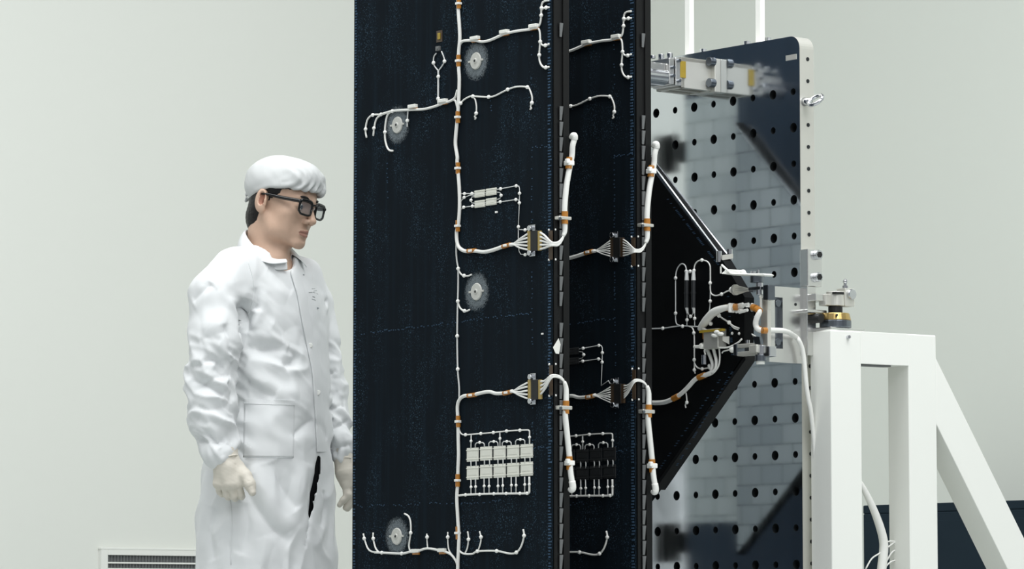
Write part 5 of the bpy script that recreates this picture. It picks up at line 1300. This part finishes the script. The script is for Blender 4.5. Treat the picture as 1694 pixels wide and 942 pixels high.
# corner where the ray at px 1010 meets the left wall
d = ray(1010, 500); d2 = d[:2]; A_ = np.array([[N[0], -d2[0]], [N[1], -d2[1]]]); s_ = np.linalg.solve(A_, (CAMP - P0)[:2])[0]
CN = P0 + N * s_
def wallbox(name, p, q, nrm, z0, z1, t, m):
    p = np.array(p); q = np.array(q); nrm = np.array(nrm)
    k = MB(); lo = [p, q, q + nrm * t, p + nrm * t]
    k.add([(*v[:2], z0) for v in lo] + [(*v[:2], z1) for v in lo], [(0, 3, 2, 1), (4, 5, 6, 7), (0, 1, 5, 4), (1, 2, 6, 5), (2, 3, 7, 6), (3, 0, 4, 7)])
    return structure(k.build(name, m))
wallbox('wall_left', CN - N * 9, CN + N * .2, -T, 0, 5, .2, M['wall_l'])
wallbox('wall_back', CN, CN + T * 9, N, 0, 5, .2, M['wall_r'])
structure(MB().box((-14, -6, -.1), (12, 20, 0)).build('floor', M['floor']))
# low air-return grille in the left wall
def onwall(px, py, off=0):
    q = P0 + T * off; d = ray(px, py); s = ((q - CAMP) @ T) / (d @ T); return CAMP + d * s
def LW(p): r = p - P0; return np.array([r @ T, r @ N, r[2]])
v0 = LW(onwall(163, 907)); u1_, ztv = v0[1], v0[2]
u2_ = u1_ + .95; zbv = ztv - .5
VR = thing('air_grille', 'low white air grille with dark slots in the wall at bottom left', 'air grille', P0 + N * (u1_ + .3) + np.array([0, 0, zbv]), rot=-TH)
vb = np.array([0, u1_ + .3, zbv])
fr = MB(); fw = .03
i0, it = LW(onwall(174, 919))[1] - u1_, ztv - LW(onwall(174, 919))[2]
fr.box((-.0, u1_, zbv), (.02, u1_ + i0, ztv)); fr.box((0, u2_ - i0, zbv), (.02, u2_, ztv)); fr.box((0, u1_ + i0, ztv - it), (.02, u2_ - i0, ztv)); fr.box((0, u1_ + i0, zbv), (.02, u2_ - i0, zbv + it))
fr.box((0, u1_ - .003, ztv - .006), (.0215, u2_ + .003, ztv + .002))
fr.build('frame', M['white'], VR, base=vb, bevel=.002)
MB().box((.0005, u1_ + i0, zbv + it), (.003, u2_ - i0, ztv - it)).build('backing', M['ventmesh'], VR, base=vb)
gr = MB(); x = u1_ + i0
while x < u2_ - i0:
    gr.add([(.004, x, zbv + it), (.004, x + .004, zbv + it), (.012, x + .011, zbv + it), (.012, x + .007, zbv + it), (.004, x, ztv - it), (.004, x + .004, ztv - it), (.012, x + .011, ztv - it), (.012, x + .007, ztv - it)],
           [(0, 3, 2, 1), (4, 5, 6, 7), (0, 1, 5, 4), (1, 2, 6, 5), (2, 3, 7, 6), (3, 0, 4, 7)]); x += .0135
gr.build('fin_pack', M['grey'], VR, base=vb)
z = ztv - it - .0245
while z > zbv + it + .01:
    MB().box((.006, u1_ + i0, z - .006), (.019, u2_ - i0, z)).build('slat', M['white'], VR, base=vb, bevel=.001); z -= .0225
# navy cabinets along the back wall
def onback(px, py, off):
    q = CN - N * off; d = ray(px, py); s = ((q - CAMP) @ N) / (d @ N); return CAMP + d * s
def BW(p): r = p - CN; return np.array([r @ T, r @ N, r[2]])
c0 = BW(onback(1432, 837, .5)); zt2 = c0[2]
aa = c0[0]
for k, (wd_, lab) in enumerate(((.65, 'dark navy low cabinet at the back wall, seen under the stand and its brace'), (.9, 'dark navy low cabinet at the back wall, to the right of the diagonal brace'))):
    base = CN + T * (aa + wd_ / 2) - N * .25
    cb = thing('low_cabinet', lab, 'cabinet', (base[0], base[1], 0), 'navy cabinets at the back wall', -TH)
    MB().box((-wd_ / 2 + .001, -.264, 0), (wd_ / 2 - .002, .24, zt2 - .03)).build('body', M['dado'], cb, bevel=.004)
    MB().box((-wd_ / 2 + .001, -.265, zt2 - .03), (wd_ / 2 - .001, .245, zt2)).build('top_panel', M['dado'], cb, bevel=.004)
    for s in (-1, 1):
        d_ = MB().box((s * wd_ / 4 - wd_ / 4 + .006, -.266, .06), (s * wd_ / 4 + wd_ / 4 - .006, -.258, zt2 - .06)).build('door', M['dado'], cb, bevel=.002)
    aa += wd_
# ------------------------------------------------------------------ light
w = bpy.data.worlds.new('room_light'); SC.world = w; w.use_nodes = True
w.node_tree.nodes['Background'].inputs[0].default_value = (.93, .97, 1.0, 1); w.node_tree.nodes['Background'].inputs[1].default_value = .335
def area(name, locn, target, sx, sy, pw, col=(1, 1, 1)):
    l = bpy.data.lights.new(name, 'AREA'); l.shape = 'RECTANGLE'; l.size = sx; l.size_y = sy; l.energy = pw; l.color = col
    o = bpy.data.objects.new(name, l); COL.objects.link(o); o.location = locn
    o.rotation_euler = (Vector(target) - Vector(locn)).to_track_quat('-Z', 'Y').to_euler(); return o
area('ceiling_and_fill_lamp', (-1.5, 9, 5.2), (-1.5, 9.4, 0), 4, 3, 195, (.98, 1, 1))
area('ceiling_and_fill_lamp', (1.8, 8.2, 5.2), (1.4, 9, 0), 3, 3, 195, (.98, 1, 1))
area('ceiling_and_fill_lamp', (2.4, 4.2, 4.6), (-.2, 10, 1.2), 4, 2.5, 160, (.98, 1, 1))  # added fill from the camera side for coat and stand, no ceiling fixture
vs = SC.view_settings; vs.view_transform = 'Standard'; vs.look = 'None'; vs.gamma = 1; vs.use_curve_mapping = False; vs.exposure = -.04
